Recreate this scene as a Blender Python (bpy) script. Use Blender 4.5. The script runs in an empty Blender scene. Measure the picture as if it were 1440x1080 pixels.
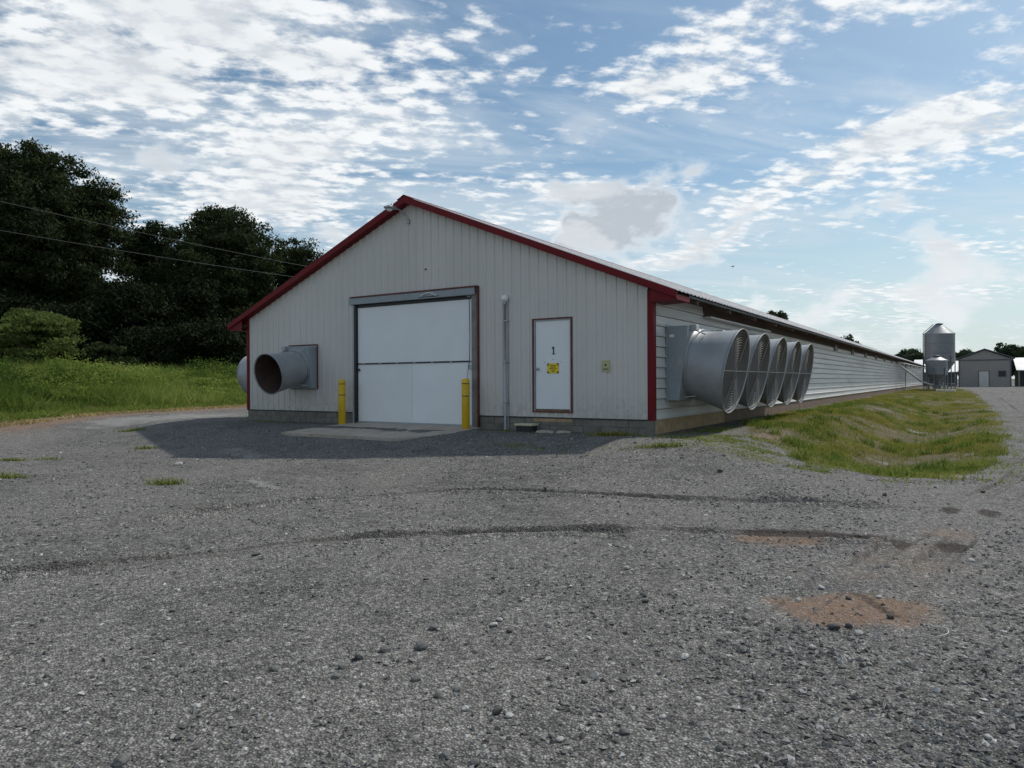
import bpy, math, random
import numpy as np
from mathutils import Vector, Matrix, Euler
R = math.radians
rng = np.random.default_rng(7); random.seed(7)
S = bpy.context.scene; COL = S.collection

# ------------------------------------------------------------------ camera
YAW = R(32.6)
cd = bpy.data.cameras.new('camera'); cam = bpy.data.objects.new('camera', cd); COL.objects.link(cam)
cd.sensor_width = 36; cd.lens = 25.0; cd.clip_start = .05; cd.clip_end = 6000
CAM = Vector((5.218, -13.282, 1.08))
cam.matrix_world = Matrix.Translation(CAM) @ (Matrix.Rotation(YAW, 4, 'Z') @ Matrix.Rotation(R(90 - .23), 4, 'X') @ Matrix.Rotation(R(-.3), 4, 'Z'))
S.camera = cam

# ------------------------------------------------------------------ light
SUN_AZ = math.atan2(.29, .80)          # clockwise from +Y
SUN_EL = R(49.5)
sd = Vector((math.sin(SUN_AZ) * math.cos(SUN_EL), math.cos(SUN_AZ) * math.cos(SUN_EL), math.sin(SUN_EL)))
sl = bpy.data.lights.new('sun', 'SUN'); sun = bpy.data.objects.new('sun', sl); COL.objects.link(sun)
sl.energy = 2.05; sl.angle = R(1.0); sl.color = (1, .95, .87)
sun.rotation_euler = sd.to_track_quat('Z', 'Y').to_euler(); sun.location = sd * 60
S.view_settings.view_transform = 'Standard'; S.view_settings.look = 'None'
S.view_settings.exposure = 0.57; S.view_settings.gamma = 1
S.cycles.use_denoising = True; S.cycles.denoising_input_passes = 'RGB_ALBEDO_NORMAL'; S.cycles.denoising_prefilter = 'NONE'
S.cycles.max_bounces = 5; S.cycles.use_adaptive_sampling = True; S.cycles.adaptive_threshold = .012; S.cycles.transparent_max_bounces = 8

# ------------------------------------------------------------------ sky
W = bpy.data.worlds.new('World'); S.world = W; W.use_nodes = True; W.cycles.sampling_method = 'MANUAL'; W.cycles.sample_map_resolution = 512
nt = W.node_tree; nt.nodes.clear()
class NT:
    def __init__(s, t): s.t = t; s.n = t.nodes; s.l = t.links
    def put(s, sock, v):
        if hasattr(v, 'links') and hasattr(v, 'is_output'): s.l.new(v, sock)
        else: sock.default_value = v
    def node(s, k, **p):
        n = s.n.new(k)
        for a, b in p.items(): setattr(n, a, b)
        return n
    def m(s, op, a, b=0., c=None, clamp=False):
        n = s.node('ShaderNodeMath', operation=op, use_clamp=clamp); s.put(n.inputs[0], a); s.put(n.inputs[1], b)
        if c is not None: s.put(n.inputs[2], c)
        return n.outputs[0]
    def vm(s, op, a, b=(0, 0, 0)):
        n = s.node('ShaderNodeVectorMath', operation=op); s.put(n.inputs[0], a); s.put(n.inputs[1], b)
        return n.outputs[1] if op in ('DOT_PRODUCT', 'LENGTH', 'DISTANCE') else n.outputs[0]
    def noise(s, v, sc, det=6, rough=.55, dist=0., lac=2.):
        n = s.node('ShaderNodeTexNoise'); s.put(n.inputs['Vector'], v)
        for k, x in (('Scale', sc), ('Detail', det), ('Roughness', rough), ('Distortion', dist), ('Lacunarity', lac)): s.put(n.inputs[k], x)
        return n.outputs['Fac']
    def noise2(s, v, sc, det=6, rough=.55, dist=0.):
        n = s.node('ShaderNodeTexNoise', noise_dimensions='2D'); s.put(n.inputs['Vector'], v)
        for k, x in (('Scale', sc), ('Detail', det), ('Roughness', rough), ('Distortion', dist)): s.put(n.inputs[k], x)
        return n.outputs['Fac']
    def vor(s, v, sc, out='Distance', feat='F1', rnd=1.):
        n = s.node('ShaderNodeTexVoronoi', feature=feat); s.put(n.inputs['Vector'], v); s.put(n.inputs['Scale'], sc); s.put(n.inputs['Randomness'], rnd)
        return n.outputs[out]
    def rmp(s, x, a, b, c=0., d=1., kind='SMOOTHSTEP'):
        n = s.node('ShaderNodeMapRange', interpolation_type=kind); s.put(n.inputs['Value'], x)
        for k, v in (('From Min', a), ('From Max', b), ('To Min', c), ('To Max', d)): s.put(n.inputs[k], v)
        return n.outputs[0]
    def mix(s, f, a, b, bl='MIX'):
        n = s.node('ShaderNodeMix', data_type='RGBA', blend_type=bl); s.put(n.inputs[0], f)
        s.put(n.inputs[6], a if not isinstance(a, tuple) else (*a, 1)); s.put(n.inputs[7], b if not isinstance(b, tuple) else (*b, 1))
        return n.outputs[2]
    def comb(s, x, y, z):
        n = s.node('ShaderNodeCombineXYZ'); s.put(n.inputs[0], x); s.put(n.inputs[1], y); s.put(n.inputs[2], z); return n.outputs[0]
    def sep(s, v):
        n = s.node('ShaderNodeSeparateXYZ'); s.put(n.inputs[0], v); return n.outputs
    def attr(s, name):
        return s.node('ShaderNodeAttribute', attribute_name=name)
def build_sky():
    t = NT(nt)
    sky = t.node('ShaderNodeTexSky', sky_type='NISHITA', sun_disc=False, sun_elevation=SUN_EL, sun_rotation=SUN_AZ, altitude=200, air_density=1.0, dust_density=1.2, ozone_density=1.0)
    d = t.node('ShaderNodeTexCoord').outputs['Generated']
    d = t.vm('NORMALIZE', d)
    x, y, z = t.sep(d)
    zc = t.m('MAXIMUM', z, 0.0)
    q = t.m('DIVIDE', 1., t.m('ADD', zc, .09))
    # cloud-layer plane, turned so that u runs along the long cloud streaks
    a = R(32.6 + 14)
    u = t.m('MULTIPLY', t.m('ADD', t.m('MULTIPLY', x, math.cos(a)), t.m('MULTIPLY', y, math.sin(a))), q)
    v = t.m('MULTIPLY', t.m('ADD', t.m('MULTIPLY', x, -math.sin(a)), t.m('MULTIPLY', y, math.cos(a))), q)
    P = t.comb(u, v, 3.7)
    Pa = t.comb(t.m('MULTIPLY', u, .72), v, 1.3)
    # cloud fields: where the sheets and banks lie in the sky (direction, half-widths in radians, amount)
    def field(px, py, rx, ry, amt, tilt=0.):
        f = Vector(((px - 720) / 1000, 1, (536 - py) / 1000)).normalized(); w_ = Vector((f.x * .8425 - f.y * .5388, f.x * .5388 + f.y * .8425, f.z)).normalized()
        rt = w_.cross(Vector((0, 0, 1))).normalized(); up = rt.cross(w_); c, sn = math.cos(R(tilt)), math.sin(R(tilt)); r2 = rt * c + up * sn; u2 = up * c - rt * sn
        ex = t.m('DIVIDE', t.vm('DOT_PRODUCT', d, tuple(r2)), rx); ey = t.m('DIVIDE', t.vm('DOT_PRODUCT', d, tuple(u2)), ry)
        rr = t.m('ADD', t.m('MULTIPLY', ex, ex), t.m('MULTIPLY', ey, ey)); g = t.m('EXPONENT', t.m('MULTIPLY', rr, -1.))
        return t.m('MULTIPLY', t.m('MULTIPLY', g, amt), t.m('GREATER_THAN', t.vm('DOT_PRODUCT', d, tuple(w_)), 0.))
    bias = None
    for args in ((110, 40, .36, .13, .16, -8), (420, 60, .22, .06, .12, -12), (495, 170, .10, .055, .15), (690, 100, .10, .05, .12, 10), (1000, 60, .15, .06, .20, 8), (1040, 110, .07, .025, .08), (1240, 195, .24, .026, .17, 22), (1080, 250, .10, .03, .08, 20),
                 (400, 280, .10, .045, .14), (720, 265, .12, .03, .14), (1000, 352, .14, .011, .17, 8), (1420, 150, .10, .035, .14), (30, 205, .15, .03, .10, -6), (900, 130, .05, .02, .10), (250, 225, .08, .04, -.08), (630, 225, .10, .025, -.12), (860, 200, .10, .03, -.10), (1150, 330, .24, .05, -.10), (1250, 110, .12, .04, -.06)):
        g = field(*args); bias = g if bias is None else t.m('ADD', bias, g)
    wn = t.node('ShaderNodeTexNoise', noise_dimensions='2D'); t.put(wn.inputs['Vector'], P); wn.inputs['Scale'].default_value = 5.; wn.inputs['Detail'].default_value = 2
    Pw = t.vm('ADD', P, t.vm('MULTIPLY', t.vm('SUBTRACT', wn.outputs['Color'], (.5, .5, .5)), (.06, .06, 0)))
    vs_ = t.node('ShaderNodeTexVoronoi', feature='SMOOTH_F1', voronoi_dimensions='2D'); t.put(vs_.inputs['Vector'], t.vm('MULTIPLY', Pw, (.8, 1.15, 1))); vs_.inputs['Scale'].default_value = 10.5; vs_.inputs['Smoothness'].default_value = .9
    cell = t.m('SUBTRACT', .5, vs_.outputs['Distance'])
    cov = t.m('ADD', t.m('MULTIPLY', t.noise2(Pa, 1.7, 4, .55, 0.), .75), bias)
    fine = t.m('SUBTRACT', t.noise2(t.vm('MULTIPLY', P, (.8, 1.1, 1)), 17., 7, .6, 0.), .5)
    dens = t.m('ADD', cov, t.m('ADD', t.m('MULTIPLY', cell, .22), t.m('MULTIPLY', fine, .46)))
    c1 = t.m('MULTIPLY', t.rmp(dens, .415, .62), t.rmp(z, .0, .10))
    # thin veil
    veil = t.noise2(t.comb(t.m('MULTIPLY', u, .45), t.m('MULTIPLY', v, 1.5), 8.), 1.3, 6, .6, .6)
    c2 = t.m('MULTIPLY', t.rmp(veil, .36, .72), .55)
    # low cumulus banks towards the horizon
    az = t.m('ARCTAN2', x, y)
    Pl = t.comb(t.m('MULTIPLY', az, 3.0), t.m('MULTIPLY', z, 5.5), .4)
    low = t.noise2(Pl, 3.0, 6, .55, .1)
    lowb = t.m('ADD', t.m('ADD', field(1430, 400, .12, .045, .26), field(872, 318, .095, .055, .42)), t.m('ADD', field(235, 262, .035, .04, .16), field(1200, 440, .26, .03, .09)))
    lowd = t.m('ADD', low, lowb)
    c3 = t.m('MULTIPLY', t.rmp(lowd, .56, .78), t.rmp(z, .40, .25))
    # thick haze close to the horizon
    hz = t.m('MULTIPLY', t.rmp(z, .30, -.02), .78)
    shade1 = t.rmp(t.m('ADD', t.m('MULTIPLY', cell, .8), t.m('MULTIPLY', fine, 1.3)), -.15, .30)
    thick = t.rmp(cov, .52, .72)
    ccol = t.mix(shade1, (4.4, 4.7, 5.0), (6.2, 6.35, 6.4)); ccol = t.mix(t.m('MULTIPLY', thick, .35), ccol, (4.2, 4.45, 4.7))
    lit = t.rmp(t.m('SUBTRACT', t.noise2(t.vm('ADD', Pl, (.10, .16, 0)), 3.0, 6, .55, .1), low), -.16, .02)
    lcol = t.mix(t.m('MULTIPLY', t.m('MULTIPLY', t.rmp(lowd, .64, .78), t.rmp(z, .11, .20, .25, 1.)), t.m('MULTIPLY_ADD', lit, .45, .55)), (5.6, 5.8, 5.95), (3.3, 3.6, 3.95))
    hs = t.node('ShaderNodeHueSaturation'); hs.inputs['Saturation'].default_value = 1.06; hs.inputs['Value'].default_value = .64; t.l.new(sky.outputs[0], hs.inputs['Color']); col = hs.outputs[0]
    col = t.mix(1., col, (.90, 1.03, 1.0), 'MULTIPLY')
    col = t.mix(hz, col, (3.9, 4.55, 4.9))
    col = t.mix(c2, col, (4.4, 4.9, 5.3))
    col = t.mix(t.m('MULTIPLY', c1, .93), col, ccol)
    col = t.mix(t.m('MULTIPLY', c3, .92), col, lcol)
    bg = t.node('ShaderNodeBackground'); bg.inputs['Strength'].default_value = .105
    t.l.new(col, bg.inputs['Color'])
    out = t.node('ShaderNodeOutputWorld'); t.l.new(bg.outputs[0], out.inputs[0])
build_sky()

# ------------------------------------------------------------------ helpers
class MB:
    def __init__(s): s.v = []; s.f = []; s.sm = []
    def add(s, vs, fs, smooth=False, M=None):
        o = len(s.v)
        for p in vs:
            p = Vector(p); s.v.append(tuple(M @ p if M else p))
        for f in fs: s.f.append(tuple(i + o for i in f)); s.sm.append(smooth)
        return s
    def box(s, x0, x1, y0, y1, z0, z1, M=None):
        return s.add([(x0, y0, z0), (x1, y0, z0), (x1, y1, z0), (x0, y1, z0), (x0, y0, z1), (x1, y0, z1), (x1, y1, z1), (x0, y1, z1)],
                     [(3, 2, 1, 0), (4, 5, 6, 7), (0, 1, 5, 4), (1, 2, 6, 5), (2, 3, 7, 6), (3, 0, 4, 7)], False, M)
    def bbox(s, x0, x1, y0, y1, z0, z1, b=.01, M=None):      # chamfered box
        vs = []; X = (x0, x1); Y = (y0, y1); Z = (z0, z1); idx = {}
        for i in (0, 1):
            for j in (0, 1):
                for k in (0, 1):
                    for a in range(3):
                        p = [X[i], Y[j], Z[k]]; sg = (1 - 2 * i, 1 - 2 * j, 1 - 2 * k)
                        for c in range(3):
                            if c != a: p[c] += sg[c] * b
                        idx[i, j, k, a] = len(vs); vs.append(tuple(p))
        # vertex (i,j,k,a) lies on the face whose normal is axis a
        fs = []
        for a in range(3):
            o1, o2 = [c for c in range(3) if c != a]
            for s_ in (0, 1):
                loop = []
                for (p, r) in ((0, 0), (1, 0), (1, 1), (0, 1)):
                    t = [0, 0, 0]; t[a] = s_; t[o1] = p; t[o2] = r; loop.append(idx[t[0], t[1], t[2], a])
                fs.append(tuple(loop) if (s_ ^ (a == 1)) else tuple(loop[::-1]))
        for a in range(3):          # edges along axis a
            o1, o2 = [c for c in range(3) if c != a]
            for p in (0, 1):
                for r in (0, 1):
                    t0 = [0] * 3; t0[o1] = p; t0[o2] = r; t1 = list(t0); t1[a] = 1
                    f = [idx[t0[0], t0[1], t0[2], o1], idx[t0[0], t0[1], t0[2], o2], idx[t1[0], t1[1], t1[2], o2], idx[t1[0], t1[1], t1[2], o1]]
                    fs.append(tuple(f))
        for i in (0, 1):
            for j in (0, 1):
                for k in (0, 1): fs.append((idx[i, j, k, 0], idx[i, j, k, 1], idx[i, j, k, 2]))
        return s.add(vs, fs, False, M)
    def tube(s, pts, r, n=8, cap=True, smooth=True):
        pts = [Vector(p) for p in pts]; rs = r if hasattr(r, '__len__') else [r] * len(pts)
        vs = []; fs = []
        up = None
        for i, p in enumerate(pts):
            d = (pts[min(i + 1, len(pts) - 1)] - pts[max(i - 1, 0)]).normalized()
            if up is None: up = Vector((0, 0, 1)) if abs(d.z) < .9 else Vector((1, 0, 0))
            a = d.cross(up).normalized(); b = a.cross(d).normalized(); up = b
            for k in range(n):
                t = 2 * math.pi * k / n; vs.append(p + (a * math.cos(t) + b * math.sin(t)) * rs[i])
        for i in range(len(pts) - 1):
            for k in range(n):
                k2 = (k + 1) % n; fs.append((i * n + k, i * n + k2, (i + 1) * n + k2, (i + 1) * n + k))
        if cap: fs.append(tuple(range(n))); fs.append(tuple(range((len(pts) - 1) * n, len(pts) * n))[::-1])
        return s.add(vs, fs, smooth)
    def lathe(s, prof, n=32, M=None, smooth=True, cap0=False, cap1=False):   # prof: (r, z) about z
        vs = []; fs = []
        for (r, z) in prof:
            for k in range(n):
                t = 2 * math.pi * k / n; vs.append((r * math.cos(t), r * math.sin(t), z))
        for i in range(len(prof) - 1):
            for k in range(n):
                k2 = (k + 1) % n; fs.append((i * n + k, i * n + k2, (i + 1) * n + k2, (i + 1) * n + k))
        if cap0: fs.append(tuple(range(n))[::-1])
        if cap1: fs.append(tuple(range((len(prof) - 1) * n, len(prof) * n)))
        return s.add(vs, fs, smooth, M)
    def torus(s, R_, r, n=32, k=5, M=None):
        vs = []; fs = []
        for i in range(n):
            a = 2 * math.pi * i / n
            for j in range(k):
                b = 2 * math.pi * j / k
                vs.append(((R_ + r * math.cos(b)) * math.cos(a), (R_ + r * math.cos(b)) * math.sin(a), r * math.sin(b)))
        for i in range(n):
            for j in range(k):
                fs.append((i * k + j, ((i + 1) % n) * k + j, ((i + 1) % n) * k + (j + 1) % k, i * k + (j + 1) % k))
        return s.add(vs, fs, True, M)
    def sphere(s, c, r, n=16, m=10, sz=1.):
        vs = []; fs = []
        for i in range(m + 1):
            t = math.pi * i / m
            for k in range(n):
                p = 2 * math.pi * k / n; vs.append((c[0] + r * math.sin(t) * math.cos(p), c[1] + r * math.sin(t) * math.sin(p), c[2] + r * sz * math.cos(t)))
        for i in range(m):
            for k in range(n): fs.append((i * n + k, (i + 1) * n + k, (i + 1) * n + (k + 1) % n, i * n + (k + 1) % n))
        return s.add(vs, fs, True)
    def mesh(s, name, mat):
        me = bpy.data.meshes.new(name); me.from_pydata(s.v, [], s.f)
        me.polygons.foreach_set('use_smooth', s.sm); me.materials.append(mat); me.update(); return me
    def build(s, name, mat, parent=None, loc=(0, 0, 0), rot=(0, 0, 0)):
        o = bpy.data.objects.new(name, s.mesh(name, mat)); COL.objects.link(o)
        o.location = loc; o.rotation_euler = rot
        if parent: o.parent = parent
        return o
def npmesh(name, V, F, mat, attrs=None, smooth=False):
    """V (n,3); F (m,k) all faces of k corners; attrs name -> per-vertex float"""
    me = bpy.data.meshes.new(name); V = np.ascontiguousarray(V, np.float32); F = np.ascontiguousarray(F, np.int32); k = F.shape[1]
    me.vertices.add(len(V)); me.vertices.foreach_set('co', V.ravel())
    me.loops.add(F.size); me.loops.foreach_set('vertex_index', F.ravel())
    me.polygons.add(len(F)); me.polygons.foreach_set('loop_start', np.arange(0, F.size, k, dtype=np.int32))
    me.polygons.foreach_set('use_smooth', np.full(len(F), smooth))
    for n, a in (attrs or {}).items():
        at = me.attributes.new(n, 'FLOAT', 'POINT'); at.data.foreach_set('value', np.ascontiguousarray(a, np.float32))
    me.materials.append(mat); me.update(calc_edges=True); me.validate(); return me
def link(name, me, parent=None, loc=(0, 0, 0)):
    o = bpy.data.objects.new(name, me); COL.objects.link(o); o.location = loc
    if parent: o.parent = parent
    return o
def tag(o, label=None, cat=None, group=None, kind=None):
    for k, v in (('label', label), ('category', cat), ('group', group), ('kind', kind)):
        if v: o[k] = v
    return o
def thing(name, label, cat, loc=(0, 0, 0), rz=0, group=None):
    o = bpy.data.objects.new(name, None); COL.objects.link(o); o.location = loc; o.rotation_euler = (0, 0, rz); o.empty_display_size = .2
    return tag(o, label, cat, group)
def copy_tree(o, parent=None):
    c = o.copy(); COL.objects.link(c)
    if parent: c.parent = parent
    for ch in list(o.children): copy_tree(ch, c)
    return c
def sst(a, b, x):
    t = np.clip((x - a) / (b - a), 0, 1); return t * t * (3 - 2 * t)
def px_at(px, z):      # ground position seen at photo column px, at depth z
    d = ((px - 720) / 1000 * z, z); return (CAM.x + d[0] * .8425 - d[1] * .5388, CAM.y + d[0] * .5388 + d[1] * .8425)

# smooth lattice noise in numpy
_perm = rng.random((256, 256))
def vnoise(x, y):
    xi = np.floor(x).astype(int); yi = np.floor(y).astype(int); fx = x - xi; fy = y - yi
    fx = fx * fx * (3 - 2 * fx); fy = fy * fy * (3 - 2 * fy)
    g = lambda i, j: _perm[(xi + i) & 255, (yi + j) & 255]
    return (g(0, 0) * (1 - fx) + g(1, 0) * fx) * (1 - fy) + (g(0, 1) * (1 - fx) + g(1, 1) * fx) * fy
def fbm(x, y, o=4):
    s = 0; a = .5; t = 0
    for _ in range(o): s = s + a * vnoise(x, y); t += a; a *= .5; x = x * 2.03 + 17.3; y = y * 2.03 + 5.1
    return s / t

# ------------------------------------------------------------------ materials
def newmat(name):
    m = bpy.data.materials.new(name); m.use_nodes = True; t = NT(m.node_tree); b = t.n['Principled BSDF']; return m, t, b
def pmat(name, col, rough=.6, metal=0., var=.12, scale=6., bump=0., bscale=60., dirt=None, dirtamt=.0, spec=.5, streak=False, along=None, mud=None):
    m, t, b = newmat(name)
    tc = t.node('ShaderNodeTexCoord').outputs['Object']
    if along: tc = t.vm('MULTIPLY', tc, (1, along, 1.6))
    n1 = t.noise(tc, scale, 5, .6)
    c = t.mix(t.rmp(n1, .3, .7, 0, 1), tuple(x * (1 - var) for x in col), tuple(min(1, x * (1 + var)) for x in col))
    oi = t.node('ShaderNodeObjectInfo').outputs['Random']; c = t.mix(1., c, t.mix(oi, (.955, .955, .95), (1.045, 1.045, 1.05)), 'MULTIPLY')
    if dirt:
        p = t.vm('ADD', tc, t.comb(t.m('MULTIPLY', oi, 37.), 0., 0.)) if not streak else tc
        if streak:
            x, y, z = t.sep(tc); p = t.comb(t.m('MULTIPLY', x, 9.), t.m('MULTIPLY', y, 9.), t.m('MULTIPLY', z, .55))
        n2 = t.noise(p, 2.2 if not streak else 1.3, 7, .68, .4)
        c = t.mix(t.m('MULTIPLY', t.rmp(n2, .46, .72), dirtamt), c, dirt)
    if mud:      # splashed mud and dust clinging to the foot of the sheet
        zz = t.sep(tc)[2]; sp = t.noise(tc, 7., 6, .7, .3); f1 = t.m('MULTIPLY', t.rmp(zz, 1.0, .25), t.rmp(sp, .40, .72))
        c = t.mix(t.m('MULTIPLY', f1, .55), c, mud)
    t.put(b.inputs['Base Color'], c); b.inputs['Metallic'].default_value = metal
    t.put(b.inputs['Roughness'], t.rmp(n1, .25, .75, max(.05, rough - .08), min(1, rough + .08)))
    b.inputs['Specular IOR Level'].default_value = spec
    if bump:
        bn = t.node('ShaderNodeBump'); bn.inputs['Strength'].default_value = bump; bn.inputs['Distance'].default_value = .02
        t.l.new(t.noise(tc, bscale, 5, .6), bn.inputs['Height']); t.l.new(bn.outputs[0], b.inputs['Normal'])
    return m
M = {}
M['siding'] = pmat('siding_paint', (.585, .565, .525), .5, 0, .03, 1.2, .03, 3, (.48, .46, .42), .22, streak=True, mud=(.30, .25, .19))
M['lap'] = pmat('side_siding_paint', (.60, .59, .56), .5, 0, .03, 1.4, .03, 5, (.34, .32, .27), .5, along=.10)
M['red'] = pmat('red_trim', (.155, .010, .014), .6, 0, .12, 4, 0, 0, (.09, .008, .010), .35, spec=.2)
M['roof'] = pmat('roof_metal', (.62, .60, .59), .5, .25, .05, 1, 0, 0, (.45, .38, .33), .35)
M['door'] = pmat('door_white', (.78, .80, .81), .5, 0, .02, 1.5, .02, 2, (.68, .69, .68), .12)
M['galv'] = pmat('galvanised', (.40, .42, .435), .5, .5, .10, 7, .03, 20, (.30, .31, .32), .5)
M['fan'] = pmat('fan_fibreglass', (.36, .38, .395), .5, .25, .08, 2.5, .04, 4, (.27, .26, .25), .6)
M['fanin'] = pmat('fan_lining_dusty', (.20, .185, .17), .7, .0, .15, 4, .03, 6, (.12, .09, .07), .6)
M['fanbrown'] = pmat('fan_lining_brown', (.085, .05, .04), .8, .0, .2, 5, .03, 6, (.05, .03, .025), .6)
M['header'] = pmat('header_steel', (.27, .30, .32), .5, .3, .08, 3, .02, 5, (.2, .21, .21), .5)
M['bin'] = pmat('bin_steel', (.21, .225, .24), .5, .45, .12, 3, .02, 5, (.19, .2, .21), .5)
M['fanbox'] = pmat('fan_housing_paint', (.30, .34, .365), .42, .0, .06, 3, .03, 6, (.24, .24, .22), .4)
M['wire'] = pmat('guard_wire', (.27, .265, .26), .5, .2, .12, 20)
M['dark'] = pmat('dark_metal', (.035, .035, .038), .55, .2, .2, 8)
M['post'] = pmat('weathered_post', (.20, .19, .175), .8, 0, .2, 5, .1, 30, (.12, .09, .07), .6)
M['rusty'] = pmat('rust_brown_steel', (.145, .04, .032), .7, .1, .3, 6, .1, 40)
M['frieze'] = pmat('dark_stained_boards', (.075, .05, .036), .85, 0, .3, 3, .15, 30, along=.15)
M['wood'] = pmat('brown_timber', (.17, .115, .075), .8, 0, .3, 5, .15, 40)
M['woodtan'] = pmat('tan_timber', (.34, .24, .13), .8, 0, .25, 7, .15, 40)
M['block'] = pmat('concrete_block', (.20, .185, .16), .9, 0, .16, 3, .35, 60, (.13, .115, .085), .75)
M['conc'] = pmat('concrete_slab', (.42, .36, .30), .9, 0, .14, 2.5, .2, 50, (.26, .20, .15), .6)
M['yellow'] = pmat('bollard_yellow', (.72, .46, .012), .45, 0, .06, 3, .02, 8, (.42, .27, .02), .4)
M['black'] = pmat('black_plastic', (.018, .018, .02), .5, 0, .2, 8)
M['cream'] = pmat('cream_lid', (.55, .52, .36), .6, 0, .12, 9, .05, 30)
M['globe'] = pmat('globe_white', (.80, .80, .77), .3, 0, .03, 6)
M['signyel'] = pmat('sign_yellow', (.78, .58, .02), .5, 0, .05, 20)
M['signbeige'] = pmat('sign_beige', (.47, .44, .24), .6, 0, .08, 20)
M['ink'] = pmat('ink', (.015, .015, .015), .6, 0, .1, 9)
M['stonedk'] = None
M['farwall'] = pmat('far_wall_tan', (.30, .28, .26), .7, 0, .06, .8)
M['farroof'] = pmat('far_roof', (.10, .105, .115), .55, .1, .1, .8)
M['whiteroof'] = pmat('white_roof', (.68, .68, .68), .5, .1, .06, .7)
M['bark'] = pmat('bark', (.06, .048, .038), .95, 0, .35, 3, .6, 12)
M['twine'] = pmat('white_twine', (.5, .5, .47), .8, 0, .1, 20)
M['wireline'] = pmat('power_wire', (.11, .11, .115), .6, .2, .1, 3)
M['birdm'] = pmat('bird_feathers', (.03, .03, .03), .8, 0, .2, 8)

def leafmat(name, cols, trans=.25):
    m, t, b = newmat(name)
    a = t.attr('tone').outputs['Fac']
    cr = t.node('ShaderNodeValToRGB'); t.l.new(a, cr.inputs[0]); e = cr.color_ramp.elements
    while len(e) < len(cols): e.new(.5)
    for i, c in enumerate(cols): e[i].position = i / (len(cols) - 1); e[i].color = (*c, 1)
    t.l.new(cr.outputs[0], b.inputs['Base Color']); b.inputs['Roughness'].default_value = .8; b.inputs['Specular IOR Level'].default_value = .08
    tr = t.node('ShaderNodeBsdfTranslucent'); t.l.new(cr.outputs[0], tr.inputs[0])
    mx = t.node('ShaderNodeMixShader'); mx.inputs[0].default_value = trans
    t.l.new(b.outputs[0], mx.inputs[1]); t.l.new(tr.outputs[0], mx.inputs[2])
    t.l.new(mx.outputs[0], t.n['Material Output'].inputs[0]); return m
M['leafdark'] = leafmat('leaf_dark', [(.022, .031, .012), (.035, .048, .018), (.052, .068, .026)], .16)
M['leafshade'] = leafmat('leaf_dark_shaded', [(.010, .015, .007), (.017, .024, .010), (.028, .038, .015)], .08)  # understory shade put into a darker copy of the tree leaf colours
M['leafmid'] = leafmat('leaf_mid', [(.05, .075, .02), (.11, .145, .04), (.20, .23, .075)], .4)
M['leaffar'] = leafmat('leaf_far', [(.03, .05, .03), (.05, .075, .04), (.075, .10, .055)], .2)
M['grass'] = leafmat('grass_blades', [(.07, .115, .02), (.15, .215, .04), (.25, .275, .07), (.42, .37, .17)], .45)
M['grassyel'] = leafmat('yellow_grass', [(.14, .155, .025), (.25, .25, .045), (.34, .31, .075), (.40, .33, .14)], .4)
M['weeds'] = leafmat('weed_leaves', [(.05, .09, .02), (.12, .185, .035), (.22, .28, .06), (.37, .39, .12)], .5)
M['straw'] = leafmat('dry_straw', [(.24, .18, .08), (.38, .29, .13), (.50, .40, .20), (.30, .27, .10)], .2)

# ------------------------------------------------------------------ ground
BX0, BX1, BY1 = -12.38, 0.0, 105.0
LN = np.array([-.962, -.272]); LP = np.array([-17.6, -4.4])     # left verge: normal and a point
def lines_to(P, X, Y):
    """distance to polyline P and arc position"""
    best = np.full(X.shape, 1e9)
    for (ax, ay), (bx, by) in zip(P[:-1], P[1:]):
        dx, dy = bx - ax, by - ay; t = np.clip(((X - ax) * dx + (Y - ay) * dy) / (dx * dx + dy * dy), 0, 1)
        best = np.minimum(best, np.hypot(X - ax - t * dx, Y - ay - t * dy))
    return best
def smooth_line(P, n=6):
    P = [np.array(p, float) for p in P]; out = []
    for i in range(len(P) - 1):
        p0 = P[max(i - 1, 0)]; p1 = P[i]; p2 = P[i + 1]; p3 = P[min(i + 2, len(P) - 1)]
        for k in range(n):
            t = k / n; out.append(.5 * ((2 * p1) + (-p0 + p2) * t + (2 * p0 - 5 * p1 + 4 * p2 - p3) * t * t + (-p0 + 3 * p1 - 3 * p2 + p3) * t ** 3))
    out.append(P[-1]); return out
TRACK_A = smooth_line([(4.95, -4.0), (3.0, -4.55), (0, -5.4), (-1.2, -6.6), (-2.0, -7.85), (-2.2, -9.4), (-2.8, -10.3), (-5, -12)])
TRACK_B = smooth_line([(4.5, -5.9), (3.12, -6.35), (1.4, -7.5), (.2, -8.6), (-.4, -9.7), (-1.1, -10.8), (-2.5, -12.6)])
TRACK_C = smooth_line([(4.25, -8.6), (4.71, -5.83), (5.07, -3.87), (5.85, 0), (6.7, 8), (7.0, 20), (6.8, 60), (5.5, 95)])
TRACK_D = smooth_line([(4.75, -8.2), (5.12, -5.78), (5.46, -3.85), (6.7, 0), (8.1, 8), (8.7, 20), (8.5, 60), (7, 95)])
GRASS_POLY = [(.5, 4.6), (1.1, 2.6), (1.75, .9), (2.85, -.87), (3.74, -1.2), (4.86, -.95), (5.35, -.2), (5.75, 3), (6.05, 9.9), (6.2, 25), (5.6, 60), (4.2, 90), (.3, 100), (.25, 10)]
def in_poly(P, X, Y):
    ins = np.zeros(X.shape, bool)
    for (ax, ay), (bx, by) in zip(P, P[1:] + P[:1]):
        c = (ay > Y) != (by > Y); xx = (bx - ax) * (Y - ay) / ((by - ay) if by != ay else 1e-9) + ax; ins ^= c & (X < xx)
    return ins
def sdist(P, X, Y):
    d = lines_to(P + P[:1], X, Y); return np.where(in_poly(P, X, Y), d, -d)
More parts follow.
